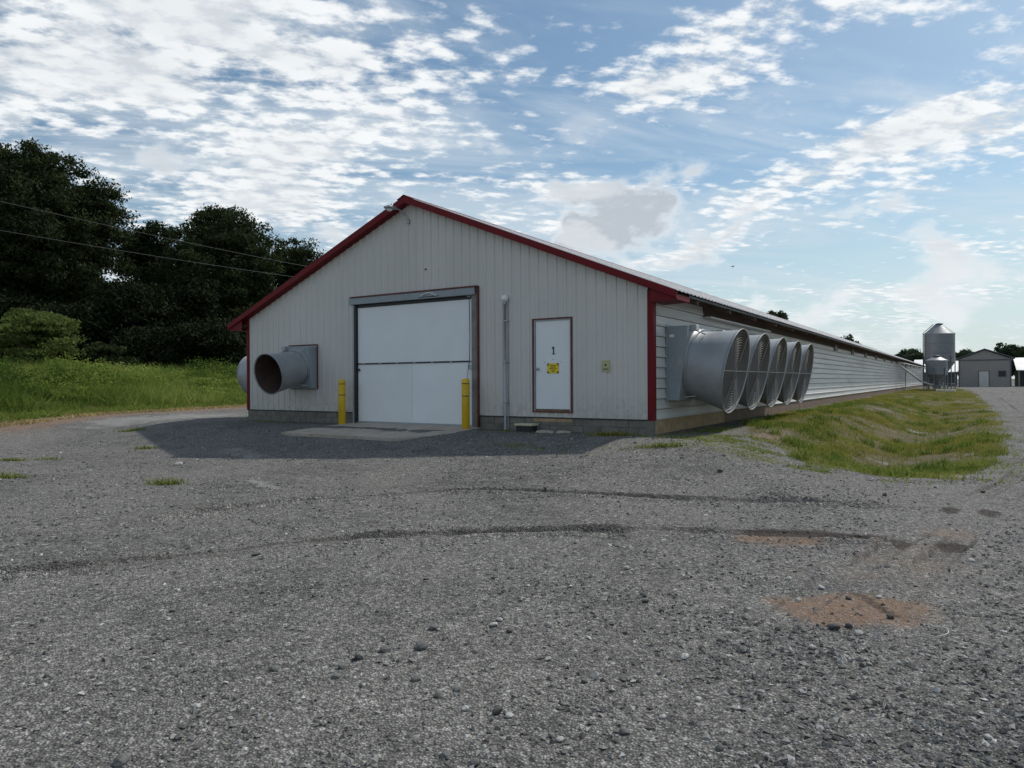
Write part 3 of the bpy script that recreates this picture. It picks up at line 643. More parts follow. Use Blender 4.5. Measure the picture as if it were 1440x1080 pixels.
# ------------------------------------------------------------------ fans
def make_fan(label, r0, r1, box_w, box_z0, box_z1, dep0, dep1, zc, mouth_x, mouth_z, guard=True, group=None, tiltdeg=None):
    """axis along +x out of the wall, origin at wall foot"""
    t = thing('exhaust_fan', label, 'fan', group=group)
    w = box_w / 2
    hb = MB(); vs = [(.022, -w, box_z0), (dep1, -w, box_z0), (dep0, -w, box_z1), (.022, -w, box_z1)]; vs += [(x, w, z) for x, y, z in vs]
    hb.add(vs, [(0, 1, 2, 3), (7, 6, 5, 4), (1, 5, 6, 2), (2, 6, 7, 3), (0, 4, 5, 1)])
    h = hb.build('housing', M['fanbox'], t)
    fl = MB()
    for (a, b, c, d) in ((-w - .03, w + .03, box_z1 - .0, box_z1 + .035), (-w - .03, w + .03, box_z0 - .035, box_z0), (-w - .03, -w, box_z0, box_z1), (w, w + .03, box_z0, box_z1)): fl.box(.018, .045, a, b, c, d)
    fl.build('flange', M['fanbox'], h)
    MB().bbox(dep1 * .3, dep1 * .3 + .10, -w - .006, -w - .001, box_z1 - .23, box_z1 - .17, .001).build('maker_plate', M['globe'], h)
    cx = (dep0 + dep1) / 2; A = Vector((cx, 0, zc)); B = Vector((mouth_x, 0, mouth_z)); ax = (B - A)
    tl = R(tiltdeg) if tiltdeg is not None else math.atan2(-ax.z, ax.x); L = ax.length
    Mx = Matrix.Translation(A) @ Matrix.Rotation(math.pi / 2 + tl, 4, 'Y')      # local z -> out and down
    # shear so the ring centres follow A->B while rings keep the tilt
    prof = [(r0 + .06, -.10), (r0 + .03, .02), (r0, .06), (r0 + (r1 - r0) * .35, L * .45), (r0 + (r1 - r0) * .85, L * .9), (r1, L), (r1 + .018, L + .006), (r1 + .018, L - .012), (r1 - .010, L - .014)]
    cn = MB().lathe(prof, 56, Mx).build('discharge_cone', M['fan'], t)
    MB().lathe([(r1 - .010, L - .016), (r0 + (r1 - r0) * .85 - .012, L * .9), (r0 + (r1 - r0) * .35 - .014, L * .45), (r0 - .014, .05), (r0 - .014, -.105)], 56, Mx).build('inner_lining', M['fanin'] if guard else M['fanbrown'], cn)
    MB().torus(r0 + .035, .016, 48, 6, Mx @ Matrix.Translation((0, 0, .05))).build('clamp_ring', M['galv'], cn)
    MB().lathe([(r0, -.11), (.001, -.11)], 40, Mx).build('shutter_back', M['rusty'] if not guard else M['dark'], h)
    # impeller
    im = MB()
    for k in range(6):
        a = 2 * math.pi * k / 6; q = Mx @ Matrix.Rotation(a, 4, 'Z') @ Matrix.Rotation(R(28), 4, 'X')
        im.add([(.06, -.05, 0), (r0 - .05, -.11, .01), (r0 - .05, .11, -.01), (.06, .05, 0)], [(0, 1, 2, 3), (3, 2, 1, 0)], False, q)
    im.lathe([(.001, .05), (.09, .05), (.09, -.09)], 20, Mx); im.build('impeller', M['galv'] if guard else M['rusty'], t)
    st = MB()
    for a in (0, math.pi / 2):
        q = Mx @ Matrix.Translation((0, 0, .09)) @ Matrix.Rotation(a, 4, 'Z'); st.box(-r0, r0, -.015, .015, -.015, .015, q)
    st.build('motor_support', M['galv'] if guard else M['rusty'], t)
    if guard:
        g = MB(); n = int(r1 / .052)
        for k in range(1, n + 1): g.torus(r1 * k / n - .004, .0045, 44, 4, Mx @ Matrix.Translation((0, 0, L - .015)))
        g.build('guard_rings', M['wire'], t)
        sp = MB()
        for k in range(3):
            q = Mx @ Matrix.Translation((0, 0, L - .004)) @ Matrix.Rotation(R(90) + k * math.pi / 3, 4, 'Z'); sp.box(-r1, r1, -.007, .007, -.005, .005, q)
        sp.build('guard_spokes', M['wire'], t)
    br = MB()
    for s in (-1, 1):
        br.tube([(dep1, s * w * .86, box_z0 + .06), tuple(Mx @ Vector((r0 * .9, s * r0 * .62, L * .3)))], .014, 6)
        br.tube([(dep0, s * w * .80, box_z1 - .05), tuple(Mx @ Vector((-r0 * .93, s * r0 * .55, L * .25)))], .014, 6)
    br.build('brace', M['galv'], t)
    MB().bbox(dep0 - .03, dep0 + .13, -w * .82, -w * .55, box_z1 - .10, box_z1 + .02, .01).build('junction_box', M['galv'], t)
    return t
f0 = make_fan('large grey cone fan with wire guard nearest the red corner trim', .70, .865, 1.50, .67, 2.19, .47, .28, 1.42, 1.225, 1.215, True, 'cone fans along the right wall', 10.5)
f0.location = (0, 1.50, 0)
FL = ['second grey cone fan along the right wall, counted from the red corner', 'middle one of the five grey cone fans on the right wall', 'fourth grey cone fan along the right wall, next to the last', 'last and smallest looking grey cone fan on the right wall, above the grass']
for k in range(4):
    c = copy_tree(f0); c.location = (0, 1.5 + 1.87 * (k + 1), 0); c['label'] = FL[k]
ff = make_fan('grey cone fan on the gable front, looking into its dark open mouth', .455, .53, 1.02, .92, 2.03, .30, .20, 1.47, 1.19, 1.255, False, None, 11)
MB().box(.02, .06, -.56, .56, 2.07, 2.10).box(.02, .05, .545, .575, .90, 2.07).build('red_flashing', M['rusty'], ff)
ff.location = (-10.0, 0, 0); ff.rotation_euler = (0, 0, R(-90))
fl = make_fan('pale cone fan on the far left wall, peeking past the red trim', .56, .66, 1.2, .75, 2.05, .35, .25, 1.42, 1.15, 1.29, True, None, 9)
fl.location = (BX0, 1.15, 0); fl.rotation_euler = (0, 0, math.pi)

# ------------------------------------------------------------------ things at the gable end
def bollard(x, y, label):
    t = thing('bollard', label, 'bollard', (x, y, 0), 0, 'yellow bollards at the big door')
    MB().lathe([(.088, -.2), (.088, .05), (.090, .052), (.090, .74)], 28).build('sleeve', M['yellow'], t)
    MB().lathe([(.089, .74), (.089, .762)], 28).build('band', M['dark'], t)
    MB().lathe([(.0905, .762), (.0905, 1.02)], 28).build('upper_sleeve', M['yellow'], t)
    MB().lathe([(.089, 1.02), (.089, 1.04)], 28).build('band', M['dark'], t)
    MB().lathe([(.092, 1.04), (.092, 1.10), (.085, 1.125), (.06, 1.142), (.001, 1.15)], 28).build('cap', M['yellow'], t)
bollard(-8.19, -.36, 'yellow pipe bollard left of the overhead door'); bollard(-4.28, -.37, 'yellow pipe bollard right of the overhead door')
lp = thing('lamp_post', 'thin grey conduit post topped by a round white globe beside the big door', 'lamp', (-3.41, -.07, 0))
MB().tube([(0, 0, -.1), (0, 0, 2.80)], .026, 10).build('pole', M['galv'], lp)
MB().tube([(.052, .03, .0), (.052, .03, 2.72), (.03, .02, 2.79)], .012, 8).build('conduit', M['galv'], lp)
for z in (.6, 1.5, 2.4): MB().bbox(-.03, .07, -.03, .06, z, z + .03, .004).build('strap', M['galv'], lp)
MB().lathe([(.034, 2.78), (.04, 2.80), (.04, 2.84), (.03, 2.85)], 16).build('fitter', M['galv'], lp)
MB().sphere((0, 0, 2.915), .083, 20, 14).build('globe', M['globe'], lp)
gl = thing('gable_light', 'grey dusk light on a curved arm under the roof peak', 'light', (-6.23, -.04, 4.97))
MB().bbox(-.04, .04, -.02, .04, -.05, .06, .008).build('junction_box', M['galv'], gl)
MB().tube([(0, -.03, .05), (-.005, -.07, .14), (-.04, -.14, .22), (-.10, -.22, .27), (-.16, -.30, .29)], .013, 8).build('arm', M['galv'], gl)
MB().bbox(-.33, -.12, -.52, -.24, .265, .33, .02).build('lamp_head', M['galv'], gl)
MB().lathe([(.075, 0), (.06, -.04), (.001, -.06)], 16, Matrix.Translation((-.24, -.40, .265))).build('lens', M['globe'], gl)
MB().lathe([(.03, 0), (.03, .06), (.001, .065)], 12, Matrix.Translation((-.21, -.34, .33))).build('photocell', M['galv'], gl)
ws = thing('warning_sign', 'small yellow warning sign with black corners on the walk door', 'sign', (-2.235, .003, 1.35))
MB().bbox(-.14, .14, -.004, .003, -.108, .108, .001).build('plate', M['signyel'], ws)
mk = MB()
for sx in (-1, 1):
    for sz in (-1, 1):
        mk.add([(sx * .138, -.0055, sz * .106), (sx * .085, -.0055, sz * .106), (sx * .138, -.0055, sz * .045)], [(0, 1, 2), (2, 1, 0)])
for z, a, b in ((.06, -.08, .08), (.025, -.06, .07), (-.005, -.09, .02), (-.005, .035, .09), (-.04, -.05, .06), (-.075, -.03, .04)): mk.box(a, b, -.0058, -.0052, z - .006, z + .006)
mk.build('marking', M['ink'], ws)
ns = thing('notice_sign', 'small olive beige notice plate screwed to the gable wall right of the walk door', 'sign', (-.99, -.022, 1.375))
MB().bbox(-.088, .088, -.006, .0, -.12, .12, .001).build('plate', M['signbeige'], ns)
mk = MB().lathe([(.001, 0), (.022, 0)], 14, Matrix.Translation((0, -.0075, .025)) @ Matrix.Rotation(R(90), 4, 'X')).box(-.03, .012, -.008, -.0072, .02, .03)
for z, a in ((-.05, .05), (-.07, .06)): mk.box(-a, a, -.008, -.0072, z - .005, z + .005)
mk.build('marking', M['ink'], ns)
ub = thing('utility_box', 'low black box with cream lid on the gravel below the walk door', 'box', (-2.72, -.30, 0))
MB().bbox(-.19, .19, -.13, .13, -.08, .125, .012).build('body', M['black'], ub)
MB().bbox(-.225, .215, -.16, .16, .125, .17, .012).build('lid', M['cream'], ub)
def rock_mesh(name, mat, seed, sub_=1):
    import bmesh
    bm = bmesh.new(); bmesh.ops.create_icosphere(bm, subdivisions=sub_ + 1, radius=1); r = random.Random(seed)
    pl = [(Vector((r.gauss(0, 1), r.gauss(0, 1), r.gauss(0, 1))).normalized(), r.uniform(.55, .9)) for _ in range(11)]
    for v in bm.verts:
        for n, d in pl:
            e = v.co.dot(n) - d
            if e > 0: v.co -= n * e
    me = bpy.data.meshes.new(name); bm.to_mesh(me); bm.free(); me.materials.append(mat); return me
M['stone'] = pmat('limestone', (.12, .118, .113), .9, 0, .25, 2.5, .3, 9, (.33, .325, .31), .5)
M['stonepale'] = pmat('pale_limestone', (.42, .41, .39), .9, 0, .18, 2, .3, 9)
M['stonedk'] = pmat('dark_stone', (.075, .072, .07), .9, 0, .25, 2.5, .3, 9)
for k, (x, y, sx, sy, lab) in enumerate(((-2.25, -.33, .24, .15, 'flat grey concrete chunk beside the utility box'), (-1.85, -.30, .20, .13, 'flat grey concrete chunk below the right edge of the walk door'))):
    o = tag(link('concrete_chunk', rock_mesh('concrete_chunk', M['conc'], 40 + k)), lab, 'rubble'); o.location = (x, y, .0); o.scale = (sx, sy, .06); o.rotation_euler = (0, 0, k * .4)

# ------------------------------------------------------------------ gravel
def gravel(name, n, mat, smin, smax, zpow, seed, label):
    r = np.random.default_rng(seed)
    t = (1 + r.random(n) * 0)
    dep = 1.75 * (17.5 / 1.75) ** (r.random(n) ** zpow)                  # log-spaced depth: even on screen
    lat = (r.random(n) * 2 - 1) * .80 * dep
    px = CAM.x + lat * .8425 - dep * .5388; py = CAM.y + lat * .5388 + dep * .8425
    keep = (sdist(GRASS_POLY, px, py) < .0) & ((py < -.35) | (px > 6.0)) & ~((px > -8.2) & (px < -3.9) & (py > -2.5))
    cl = fbm(px * 1.6 + 4, py * 1.6, 3)
    tr = np.minimum(lines_to(TRACK_A, px, py), lines_to(TRACK_B, px, py))
    lane = np.minimum(lines_to(TRACK_C, px, py), lines_to(TRACK_D, px, py)); fines = sst(.44, .60, fbm(px * .55 + 21, py * .55 + 3, 3))
    keep &= (r.random(n) < .2 + .8 * sst(.1, .35, lane)) & (r.random(n) < 1 - .75 * fines)
    keep &= (r.random(n) < sst(.30, .62, cl) * .6 + .4) & (r.random(n) < .25 + sst(.08, .3, tr))
    dd = np.hypot((px - 4.72) / .75, (py + 8.3) / .5); keep &= (dd > 1) | (r.random(n) < .2 + .6 * dd ** 3)
    px, py = px[keep], py[keep]; n = len(px)
    s = (smin + (smax - smin) * r.random(n) ** 6.5) * (1 + .35 * sst(5, 14, np.hypot(px - CAM.x, py - CAM.y)))
    pz = height(px, py) + ruts(px, py)
    iv = np.array([(1, 0, 0), (-1, 0, 0), (0, 1, 0), (0, -1, 0), (0, 0, 1), (0, 0, -1)], float); jf = np.array([(0, 2, 4), (2, 1, 4), (1, 3, 4), (3, 0, 4), (2, 0, 5), (1, 2, 5), (3, 1, 5), (0, 3, 5)])
    V = iv[None] * (1 + (r.random((n, 6, 1)) - .5) * .7 + (r.random((n, 6, 3)) - .5) * .5) * np.stack([.75 + .6 * r.random(n), .55 + .5 * r.random(n), .35 + .4 * r.random(n)], -1)[:, None, :]
    a = r.random(n) * 6.283; c, sn = np.cos(a)[:, None], np.sin(a)[:, None]
    tl = (r.random(n)[:, None] - .5) * 1.2; x, y, z = V[..., 0], V[..., 1], V[..., 2]
    x, z = x * np.cos(tl) + z * np.sin(tl), -x * np.sin(tl) + z * np.cos(tl)
    V = np.stack([x * c - y * sn, x * sn + y * c, z], -1) * s[:, None, None]
    V += np.stack([px, py, pz + s * .12], -1)[:, None, :]
    Fc = (jf[None] + (np.arange(n) * 6)[:, None, None]).reshape(-1, 3)
    tone = np.repeat(r.random(n), 6)
    return tag(link(name, npmesh(name, V.reshape(-1, 3), Fc, mat, dict(tone=tone))), label, 'gravel', None, 'stuff')
def gravmat():
    m, t, b = newmat('loose_gravel')
    a = t.attr('tone').outputs['Fac']; cr = t.node('ShaderNodeValToRGB'); t.l.new(a, cr.inputs[0]); e = cr.color_ramp.elements
    for pos, c in ((0, (.07, .068, .065)), (.45, (.165, .16, .153)), (.86, (.25, .243, .232)), (.965, (.34, .332, .32)), (1, (.55, .54, .52))):
        el = e[0] if pos == 0 else (e[-1] if pos == 1 else e.new(pos)); el.position = pos; el.color = (*c, 1)
    n = t.noise(t.node('ShaderNodeTexCoord').outputs['Object'], 90, 4, .6)
    t.put(b.inputs['Base Color'], t.mix(1., cr.outputs[0], t.mix(n, (.6, .6, .6), (1.4, 1.4, 1.4)), 'MULTIPLY')); b.inputs['Roughness'].default_value = .9; b.inputs['Specular IOR Level'].default_value = .25
    return m
M['gravel'] = gravmat()
gravel('loose_gravel', 240000, M['gravel'], .003, .022, .9, 3, 'loose crushed grey gravel covering the yard')

# larger single stones lying on the yard: photo columns and rows turned into ground points
def on_ground(px, py):
    lx = (px - 720) / 1000; ly = -(py - (536 - (px - 720) * .0053)) / 1000
    d = np.array([lx * .8425 - .5388, lx * .5388 + .8425, ly]); s = 1.5
    for _ in range(60):
        p = np.array(CAM) + d * s; e = p[2] - gz(p[0], p[1])
        if abs(e) < .002: break
        s += e / max(.05, -ly) * .8
    return p, s
STONES = [(590, 912, 15, 0), (540, 916, 14, 0), (503, 926, 13, 0), (478, 940, 12, 0), (470, 954, 11, 0), (583, 957, 13, 0), (383, 943, 11, 0), (402, 909, 8, 1), (167, 1073, 18, 0), (358, 781, 11, 0), (273, 995, 9, 1), (247, 1040, 11, 0), (136, 964, 7, 1),
          (1041, 916, 13, 0), (1013, 902, 10, 0), (904, 839, 10, 2), (907, 847, 9, 2), (930, 861, 8, 2), (960, 926, 12, 1), (769, 929, 9, 1), (700, 873, 8, 1), (693, 881, 10, 1), (607, 885, 11, 0), (715, 889, 9, 2), (875, 1032, 12, 0), (785, 1042, 9, 1), (773, 1037, 9, 0),
          (652, 999, 9, 1), (615, 980, 12, 0), (640, 972, 10, 0), (697, 1003, 12, 2), (714, 1008, 9, 1), (664, 1076, 14, 0), (623, 1066, 14, 0), (1172, 885, 13, 2), (1193, 882, 8, 2), (1207, 892, 9, 1), (1252, 870, 9, 2), (1192, 843, 7, 2), (1235, 841, 7, 1), (1122, 845, 8, 1),
          (1154, 828, 8, 1), (1108, 815, 7, 1), (1044, 917, 10, 0), (1142, 912, 9, 1), (1092, 886, 8, 2), (1244, 697, 6, 2), (1365, 790, 8, 1), (1382, 688, 6, 2), (250, 655, 9, 1), (1012, 664, 6, 2), (880, 800, 7, 1), (1230, 922, 7, 0), (1330, 914, 9, 0), (930, 1010, 8, 1), (980, 985, 8, 1),
          (320, 1012, 7, 1), (90, 1000, 7, 1), (60, 930, 6, 1), (1290, 1000, 9, 0), (1390, 1040, 10, 1), (1160, 1040, 9, 0), (820, 960, 8, 0), (450, 1020, 8, 0), (1010, 1055, 10, 0), (530, 860, 7, 0), (240, 860, 7, 0)]
kinds = [M['stone'], M['stonepale'], M['stonedk']]; knm = ['grey', 'pale', 'dark']
rm = {(k, j): rock_mesh('stone', kinds[k], 100 + 10 * k + j) for k in range(3) for j in range(4)}
ORD = ['first', 'second', 'third', 'fourth', 'fifth', 'sixth', 'seventh', 'eighth', 'ninth', 'tenth', 'eleventh', 'twelfth', 'thirteenth', 'fourteenth', 'fifteenth', 'sixteenth']
BANDS = [(990, 'along the bottom edge of the picture'), (930, 'in the near foreground gravel'), (870, 'in the middle foreground gravel'), (0, 'in the farther gravel near the ruts')]
band = lambda q: next(i for i, b in enumerate(BANDS) if q[1] >= b[0])
for i, (px, py, w, k) in enumerate(STONES):
    p, s = on_ground(px, py); r = w * s / 1000 / 2 * 1.35
    o = link('stone', rm[k, i % 4]); o.location = (p[0], p[1], gz(p[0], p[1]) + r * .36); o.scale = (r * 1.1, r * .9, r * random.uniform(.5, .75)); o.rotation_euler = (random.uniform(-.3, .3), random.uniform(-.3, .3), random.random() * 6.28)
    me_ = STONES[i]; peers = sorted(q for q in STONES if q[3] == k and band(q) == band(me_))
    tag(o, f'{ORD[peers.index(me_)]} {knm[k]} stone from the left {BANDS[band(me_)][1]}', 'stone', f'{knm[k]} stones scattered on the yard')
# white twine
tp = [(1303, 880), (1312, 884), (1326, 886), (1333, 891), (1328, 897), (1312, 898), (1298, 896)]
pts = [on_ground(*q)[0] for q in tp]; pts = smooth_line(pts, 5)
tag(MB().tube([(p[0], p[1], gz(p[0], p[1]) + .014 + .003 * math.sin(i * .7)) for i, p in enumerate(pts)], .003, 6).build('twine', M['twine']), 'loop of white twine lying beside the reddish dirt patch', 'twine')

# ------------------------------------------------------------------ grass and weeds
def blades(name, px, py, h0, h1, w, mat, label, cat='grass', seed=1, lean=.5, tone_fn=None, kind='stuff', zoff=0, parent=None, loc=None, seg=2):
    r = np.random.default_rng(seed); n = len(px); pz = height(px, py) + zoff
    h = h0 + (h1 - h0) * r.random(n) ** 1.6; a = r.random(n) * 6.283; ln = lean * (.3 + r.random(n)); ww = w * (.6 + .8 * r.random(n))
    dx, dy = np.cos(a), np.sin(a); b = r.random(n) * 6.283; sx, sy = np.cos(b) * ww / 2, np.sin(b) * ww / 2
    B = np.stack([px, py, pz - .01], -1); mid = B + np.stack([dx * h * ln * .3, dy * h * ln * .3, h * .6], -1); tip = B + np.stack([dx * h * ln, dy * h * ln, h * (1 - .35 * ln)], -1)
    sd_ = np.stack([sx, sy, np.zeros(n)], -1)
    nv = 3 if seg == 1 else 5
    V = (np.stack([B - sd_ * 1.15, B + sd_ * 1.15, tip], 1) if seg == 1 else np.stack([B - sd_, B + sd_, mid + sd_ * .8, mid - sd_ * .8, tip], 1)).reshape(-1, 3)
    if loc is not None: V = V - np.array(loc)
    k = (np.arange(n) * nv)[:, None]; Fq = k + np.array([[0, 1, 2]]) if seg == 1 else np.concatenate([k + np.array([[0, 1, 2]]), k + np.array([[0, 2, 3]]), k + np.array([[3, 2, 4]])])
    tn = r.random(n) if tone_fn is None else np.clip(tone_fn(px, py) + (r.random(n) - .5) * .55, 0, 1)
    o = link(name, npmesh(name, V, Fq, mat, dict(tone=np.repeat(tn, nv))), parent, loc if (loc is not None and parent is None) else (0, 0, 0))
    if kind: tag(o, label, cat, None, kind)
    return o
def sample_grass(n, seed):
    r = np.random.default_rng(seed); P = GRASS_POLY
    # even on screen: choose depth log-spaced, then lateral
    y = -1.3 + (np.exp(r.random(n) * math.log(1 + 75 / 6.)) - 1) * 6; x = .2 + r.random(n) * 6.3
    sd_ = sdist(P, x, y) + (fbm(x * .9, y * .9, 4) - .5) * .8
    cl = fbm(x * .8 + 11, y * .55 + 4, 4)
    bare = sst(.56, .68, fbm(x * .55 + 31, y * .4 + 7, 3))
    k = (sd_ > -.12) & (r.random(n) < sst(.36, .56, cl) * .9 + .10) & (r.random(n) > bare * .75) & (r.random(n) < sst(-.2, .5, sd_) * .85 + .25)
    d2 = np.hypot((x - 1.9) / .42, (y - 1.9) / 1.0); k &= (d2 > 1) | (r.random(n) < .12)
    return x[k], y[k]
gxp, gyp = sample_grass(400000, 5)
yel = sst(.35, .6, fbm(gxp * .3 + 2, gyp * .08 + 1, 3) + .25 * sst(2, 5, gxp) + .2 * sst(12, 30, gyp) - .18 * (1 - sst(0, 8, gyp)))
isy = np.random.default_rng(3).random(len(gxp)) < .26 + .62 * sst(.40, .62, fbm(gxp * .45 + 2, gyp * .16 + 1, 3) + .10 * sst(2.5, 5, gxp) + .22 * sst(10, 30, gyp) - .12 * (1 - sst(0, 8, gyp)))
tf = lambda x, y: -.05 + .9 * fbm(x * 1.5, y * 1.0, 4)
blades('swale_grass', gxp[~isy], gyp[~isy], .03, .15, .011, M['grass'], 'patchy green grass on the bank beside the long wall', seed=11, lean=.8, tone_fn=tf)
blades('yellowing_grass', gxp[isy], gyp[isy], .025, .13, .010, M['grassyel'], 'yellowing grass between the swale and the gravel drive', seed=12, lean=.8, tone_fn=tf)
tr_ = np.random.default_rng(91); tcx = .8 + tr_.random(260) * 5.0; tcy = -1.0 + (np.exp(tr_.random(260) * math.log(1 + 45 / 5.)) - 1) * 5; kk = (sdist(GRASS_POLY, tcx, tcy) > .1) & (fbm(tcx * .8 + 11, tcy * .55 + 4, 4) > .44)
tcx, tcy = tcx[kk], tcy[kk]; tx_ = np.repeat(tcx, 90) + tr_.normal(0, .09, len(tcx) * 90); ty_ = np.repeat(tcy, 90) + tr_.normal(0, .10, len(tcx) * 90)
blades('grass_clumps', tx_, ty_, .06, .26, .013, M['grass'], 'taller grass clumps dotted over the bank beside the fans', seed=92, lean=.9, tone_fn=lambda x, y: -.1 + .8 * fbm(x * 1.1, y * 1.1, 3))
thx, thy = sample_grass(200000, 15)
blades('dry_thatch', thx, thy, .03, .12, .010, M['straw'], 'dead straw lying between the grass of the bank', seed=17, lean=1.9, seg=1)
# low weeds creeping out over the gravel
def scatter(cx, cy, rx, ry, n, seed, a=0):
    r = np.random.default_rng(seed); q = r.normal(0, .5, (n, 2)); c, s = math.cos(a), math.sin(a)
    return cx + q[:, 0] * rx * c - q[:, 1] * ry * s, cy + q[:, 0] * rx * s + q[:, 1] * ry * c
wx, wy = [], []
for i, (cx, cy, rx, ry, n, a) in enumerate(((1.2, -.2, .9, 1.1, 2600, -.9), (2.2, -1.1, 1.1, .9, 2400, -.6), (1.6, .6, .6, .6, 1200, 0), (-.5, -.35, .7, .22, 900, 0), (-3.3, -.35, .9, .2, 900, 0), (-1.6, -2.3, 1.5, .2, 700, -.2), (-.1, -2.0, .5, .2, 500, 0), (3.4, -1.75, 1.2, .15, 900, .1), (.7, 1.6, .5, 1.4, 1800, 0), (-10.6, -.6, 1.2, .25, 500, 0), (-12.9, .2, .5, .8, 1200, 0))):
    q = scatter(cx, cy, rx, ry, n, 60 + i, a); ok = (q[1] < -.03) | (q[0] > .04) | (q[0] < BX0 - .03); wx.append(q[0][ok]); wy.append(q[1][ok])
er = np.random.default_rng(77); seg_ = smooth_line([(.9, 2.9), (1.6, .9), (2.85, -.95), (3.74, -1.3), (4.86, -1.0), (5.4, -.2), (5.85, 3), (6.1, 9), (6.25, 22)], 30); ei = er.integers(0, len(seg_), 9000); ep = np.array(seg_)[ei] + er.normal(0, .22, (9000, 2)) * (1 + .5 * (ei < 110))[:, None]
wx.append(ep[:, 0]); wy.append(ep[:, 1])
wx = np.concatenate(wx); wy = np.concatenate(wy); k = fbm(wx * 2.5 + 3, wy * 2.5, 3) > .47; wx, wy = wx[k], wy[k]
blades('creeping_weeds', wx, wy, .015, .075, .012, M['grass'], 'low weeds creeping over the gravel edge by the barn', 'weeds', 21, 1.0, lambda x, y: .55 + 0 * x)
# left: straw verge, short grass, tall weed bank
r = np.random.default_rng(8)
def left_pts(n, u0, u1, v0, v1, seed, upow=1.):
    r = np.random.default_rng(seed); u = u0 + (u1 - u0) * r.random(n) ** upow; v = v0 + (v1 - v0) * r.random(n)
    T = np.array([-.272, .962]); return LP[0] + u * LN[0] + v * T[0], LP[1] + u * LN[1] + v * T[1]
sx, sy = left_pts(34000, -.5, 1.7, -7, 34, 31); k = fbm(sx * .7, sy * .7, 3) > .42
blades('dry_verge_grass', sx[k], sy[k], .04, .16, .03, M['straw'], 'strip of dry straw coloured grass along the left drive', seed=32, lean=1.0, seg=1)
sx, sy = left_pts(50000, .4, 3.4, -7, 36, 33)
blades('verge_grass', sx, sy, .08, .30, .035, M['grass'], 'short green grass below the weed bank on the left', seed=34, lean=.8, seg=1, tone_fn=lambda x, y: .15 + .45 * fbm(x * .6, y * .6, 3))
def leaf_cards(C, size, r, flat=.5):
    n = len(C); nr = r.normal(0, 1, (n, 3)); nr[:, 2] = nr[:, 2] * flat + .5; nr /= np.linalg.norm(nr, axis=1, keepdims=True)
    a = np.cross(nr, r.normal(0, 1, (n, 3))); a /= np.linalg.norm(a, axis=1, keepdims=True) + 1e-9; b = np.cross(nr, a)
    s = (size * (.6 + .8 * r.random(n)))[:, None]
    s = s * 1.28
    V = np.stack([C - a * s * .5, C + b * s * .42 + a * s * .1, C + a * s * .5 - b * s * .1], 1).reshape(-1, 3)
    Fq = (np.arange(n) * 3)[:, None] + np.array([[0, 1, 2]]); return V, Fq
def weed_bank():
    r = np.random.default_rng(44)
    nc = 2300; cx, cy = left_pts(nc, 3.4, 12, -9, 40, 45); hc = np.maximum(.2, -.35 + 2.0 * fbm(cx * .4, cy * .4, 4) + .4 * r.random(nc) ** 3) * (sst(3, 6.5, (cx - LP[0]) * LN[0] + (cy - LP[1]) * LN[1]) * .75 + .25)
    cz = height(cx, cy); m = 70
    q = r.normal(0, 1, (nc, m, 3)); q /= np.linalg.norm(q, axis=2, keepdims=True); q *= (r.random((nc, m, 1)) ** .4)
    C = np.stack([cx, cy, cz], -1)[:, None] + q * np.stack([.40 + 0 * hc, .40 + 0 * hc, hc * .5], -1)[:, None] + np.stack([0 * hc, 0 * hc, hc * .5], -1)[:, None]
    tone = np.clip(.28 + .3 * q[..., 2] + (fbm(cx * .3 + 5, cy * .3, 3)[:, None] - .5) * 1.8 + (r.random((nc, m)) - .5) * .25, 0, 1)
    V, Fq = leaf_cards(C.reshape(-1, 3), .085, r, 1.2)
    tag(link('weed_bank', npmesh('weed_bank', V, Fq, M['weeds'], dict(tone=np.repeat(tone.ravel(), 3)))), 'leafy green weeds growing in clumps on the bank below the trees', 'weeds', None, 'stuff')
weed_bank()
rr_ = np.random.default_rng(46); ccx, ccy = left_pts(7500, 2.2, 12, -9, 40, 47); hh_ = np.maximum(.12, -.25 + 1.35 * fbm(ccx * .45 + 7, ccy * .45, 4)); nb = 24
wx = np.repeat(ccx, nb) + rr_.normal(0, .16, len(ccx) * nb); wy = np.repeat(ccy, nb) + rr_.normal(0, .16, len(ccx) * nb); hs_ = np.repeat(hh_, nb)
for nm, lo, hi, lab in (('low_bank_grass', 0, .38, 'short soft grass between the weeds of the left bank'), ('tall_bank_grass', .38, 9, 'tall soft grass heads rising over the left bank')):
    k = (hs_ >= lo) & (hs_ < hi)
    blades(nm, wx[k], wy[k], .15 if lo == 0 else .35, .55 if lo == 0 else 1.15, .022, M['weeds'], lab, 'grass', 48, .8, lambda x, y: -.25 + 1.5 * fbm(x * .4 + 2, y * .4, 4), seg=1)
# single tufts on the gravel
for i, (px, py, n, h, lab) in enumerate(((232, 681, 260, .16, 'small grass tuft alone on the gravel, left foreground of the barn'), (205, 631, 200, .12, 'grass tuft at the left edge of the barn shadow'), (185, 606, 380, .12, 'wide flat grass tuft where the drive meets the barn shadow'),
                                         (8, 672, 200, .16, 'grass tuft cut by the left picture edge'), (15, 648, 260, .10, 'low grass tuft near the left picture edge, the farther one'), (66, 646, 200, .08, 'thin grass streak on the gravel at far left'), (860, 613, 420, .16, 'yellow weed tuft by the foundation near the red corner'), (932, 628, 420, .14, 'weed tuft below the corner pier of the barn'))):
    p, s = on_ground(px, py); q = scatter(p[0], p[1], .30 + .12 * (n > 300), .12, n, 70 + i, .5)
    blades('grass_tuft', q[0], q[1], h * .3, h, .012, M['grassyel' if py in (613,) else 'grass'], None, seed=80 + i, lean=.9, kind=None, loc=(p[0], p[1], p[2]))
    tag(bpy.context.scene.objects[-1] if False else COL.objects[-1], lab, 'grass tuft', 'grass tufts on the gravel')

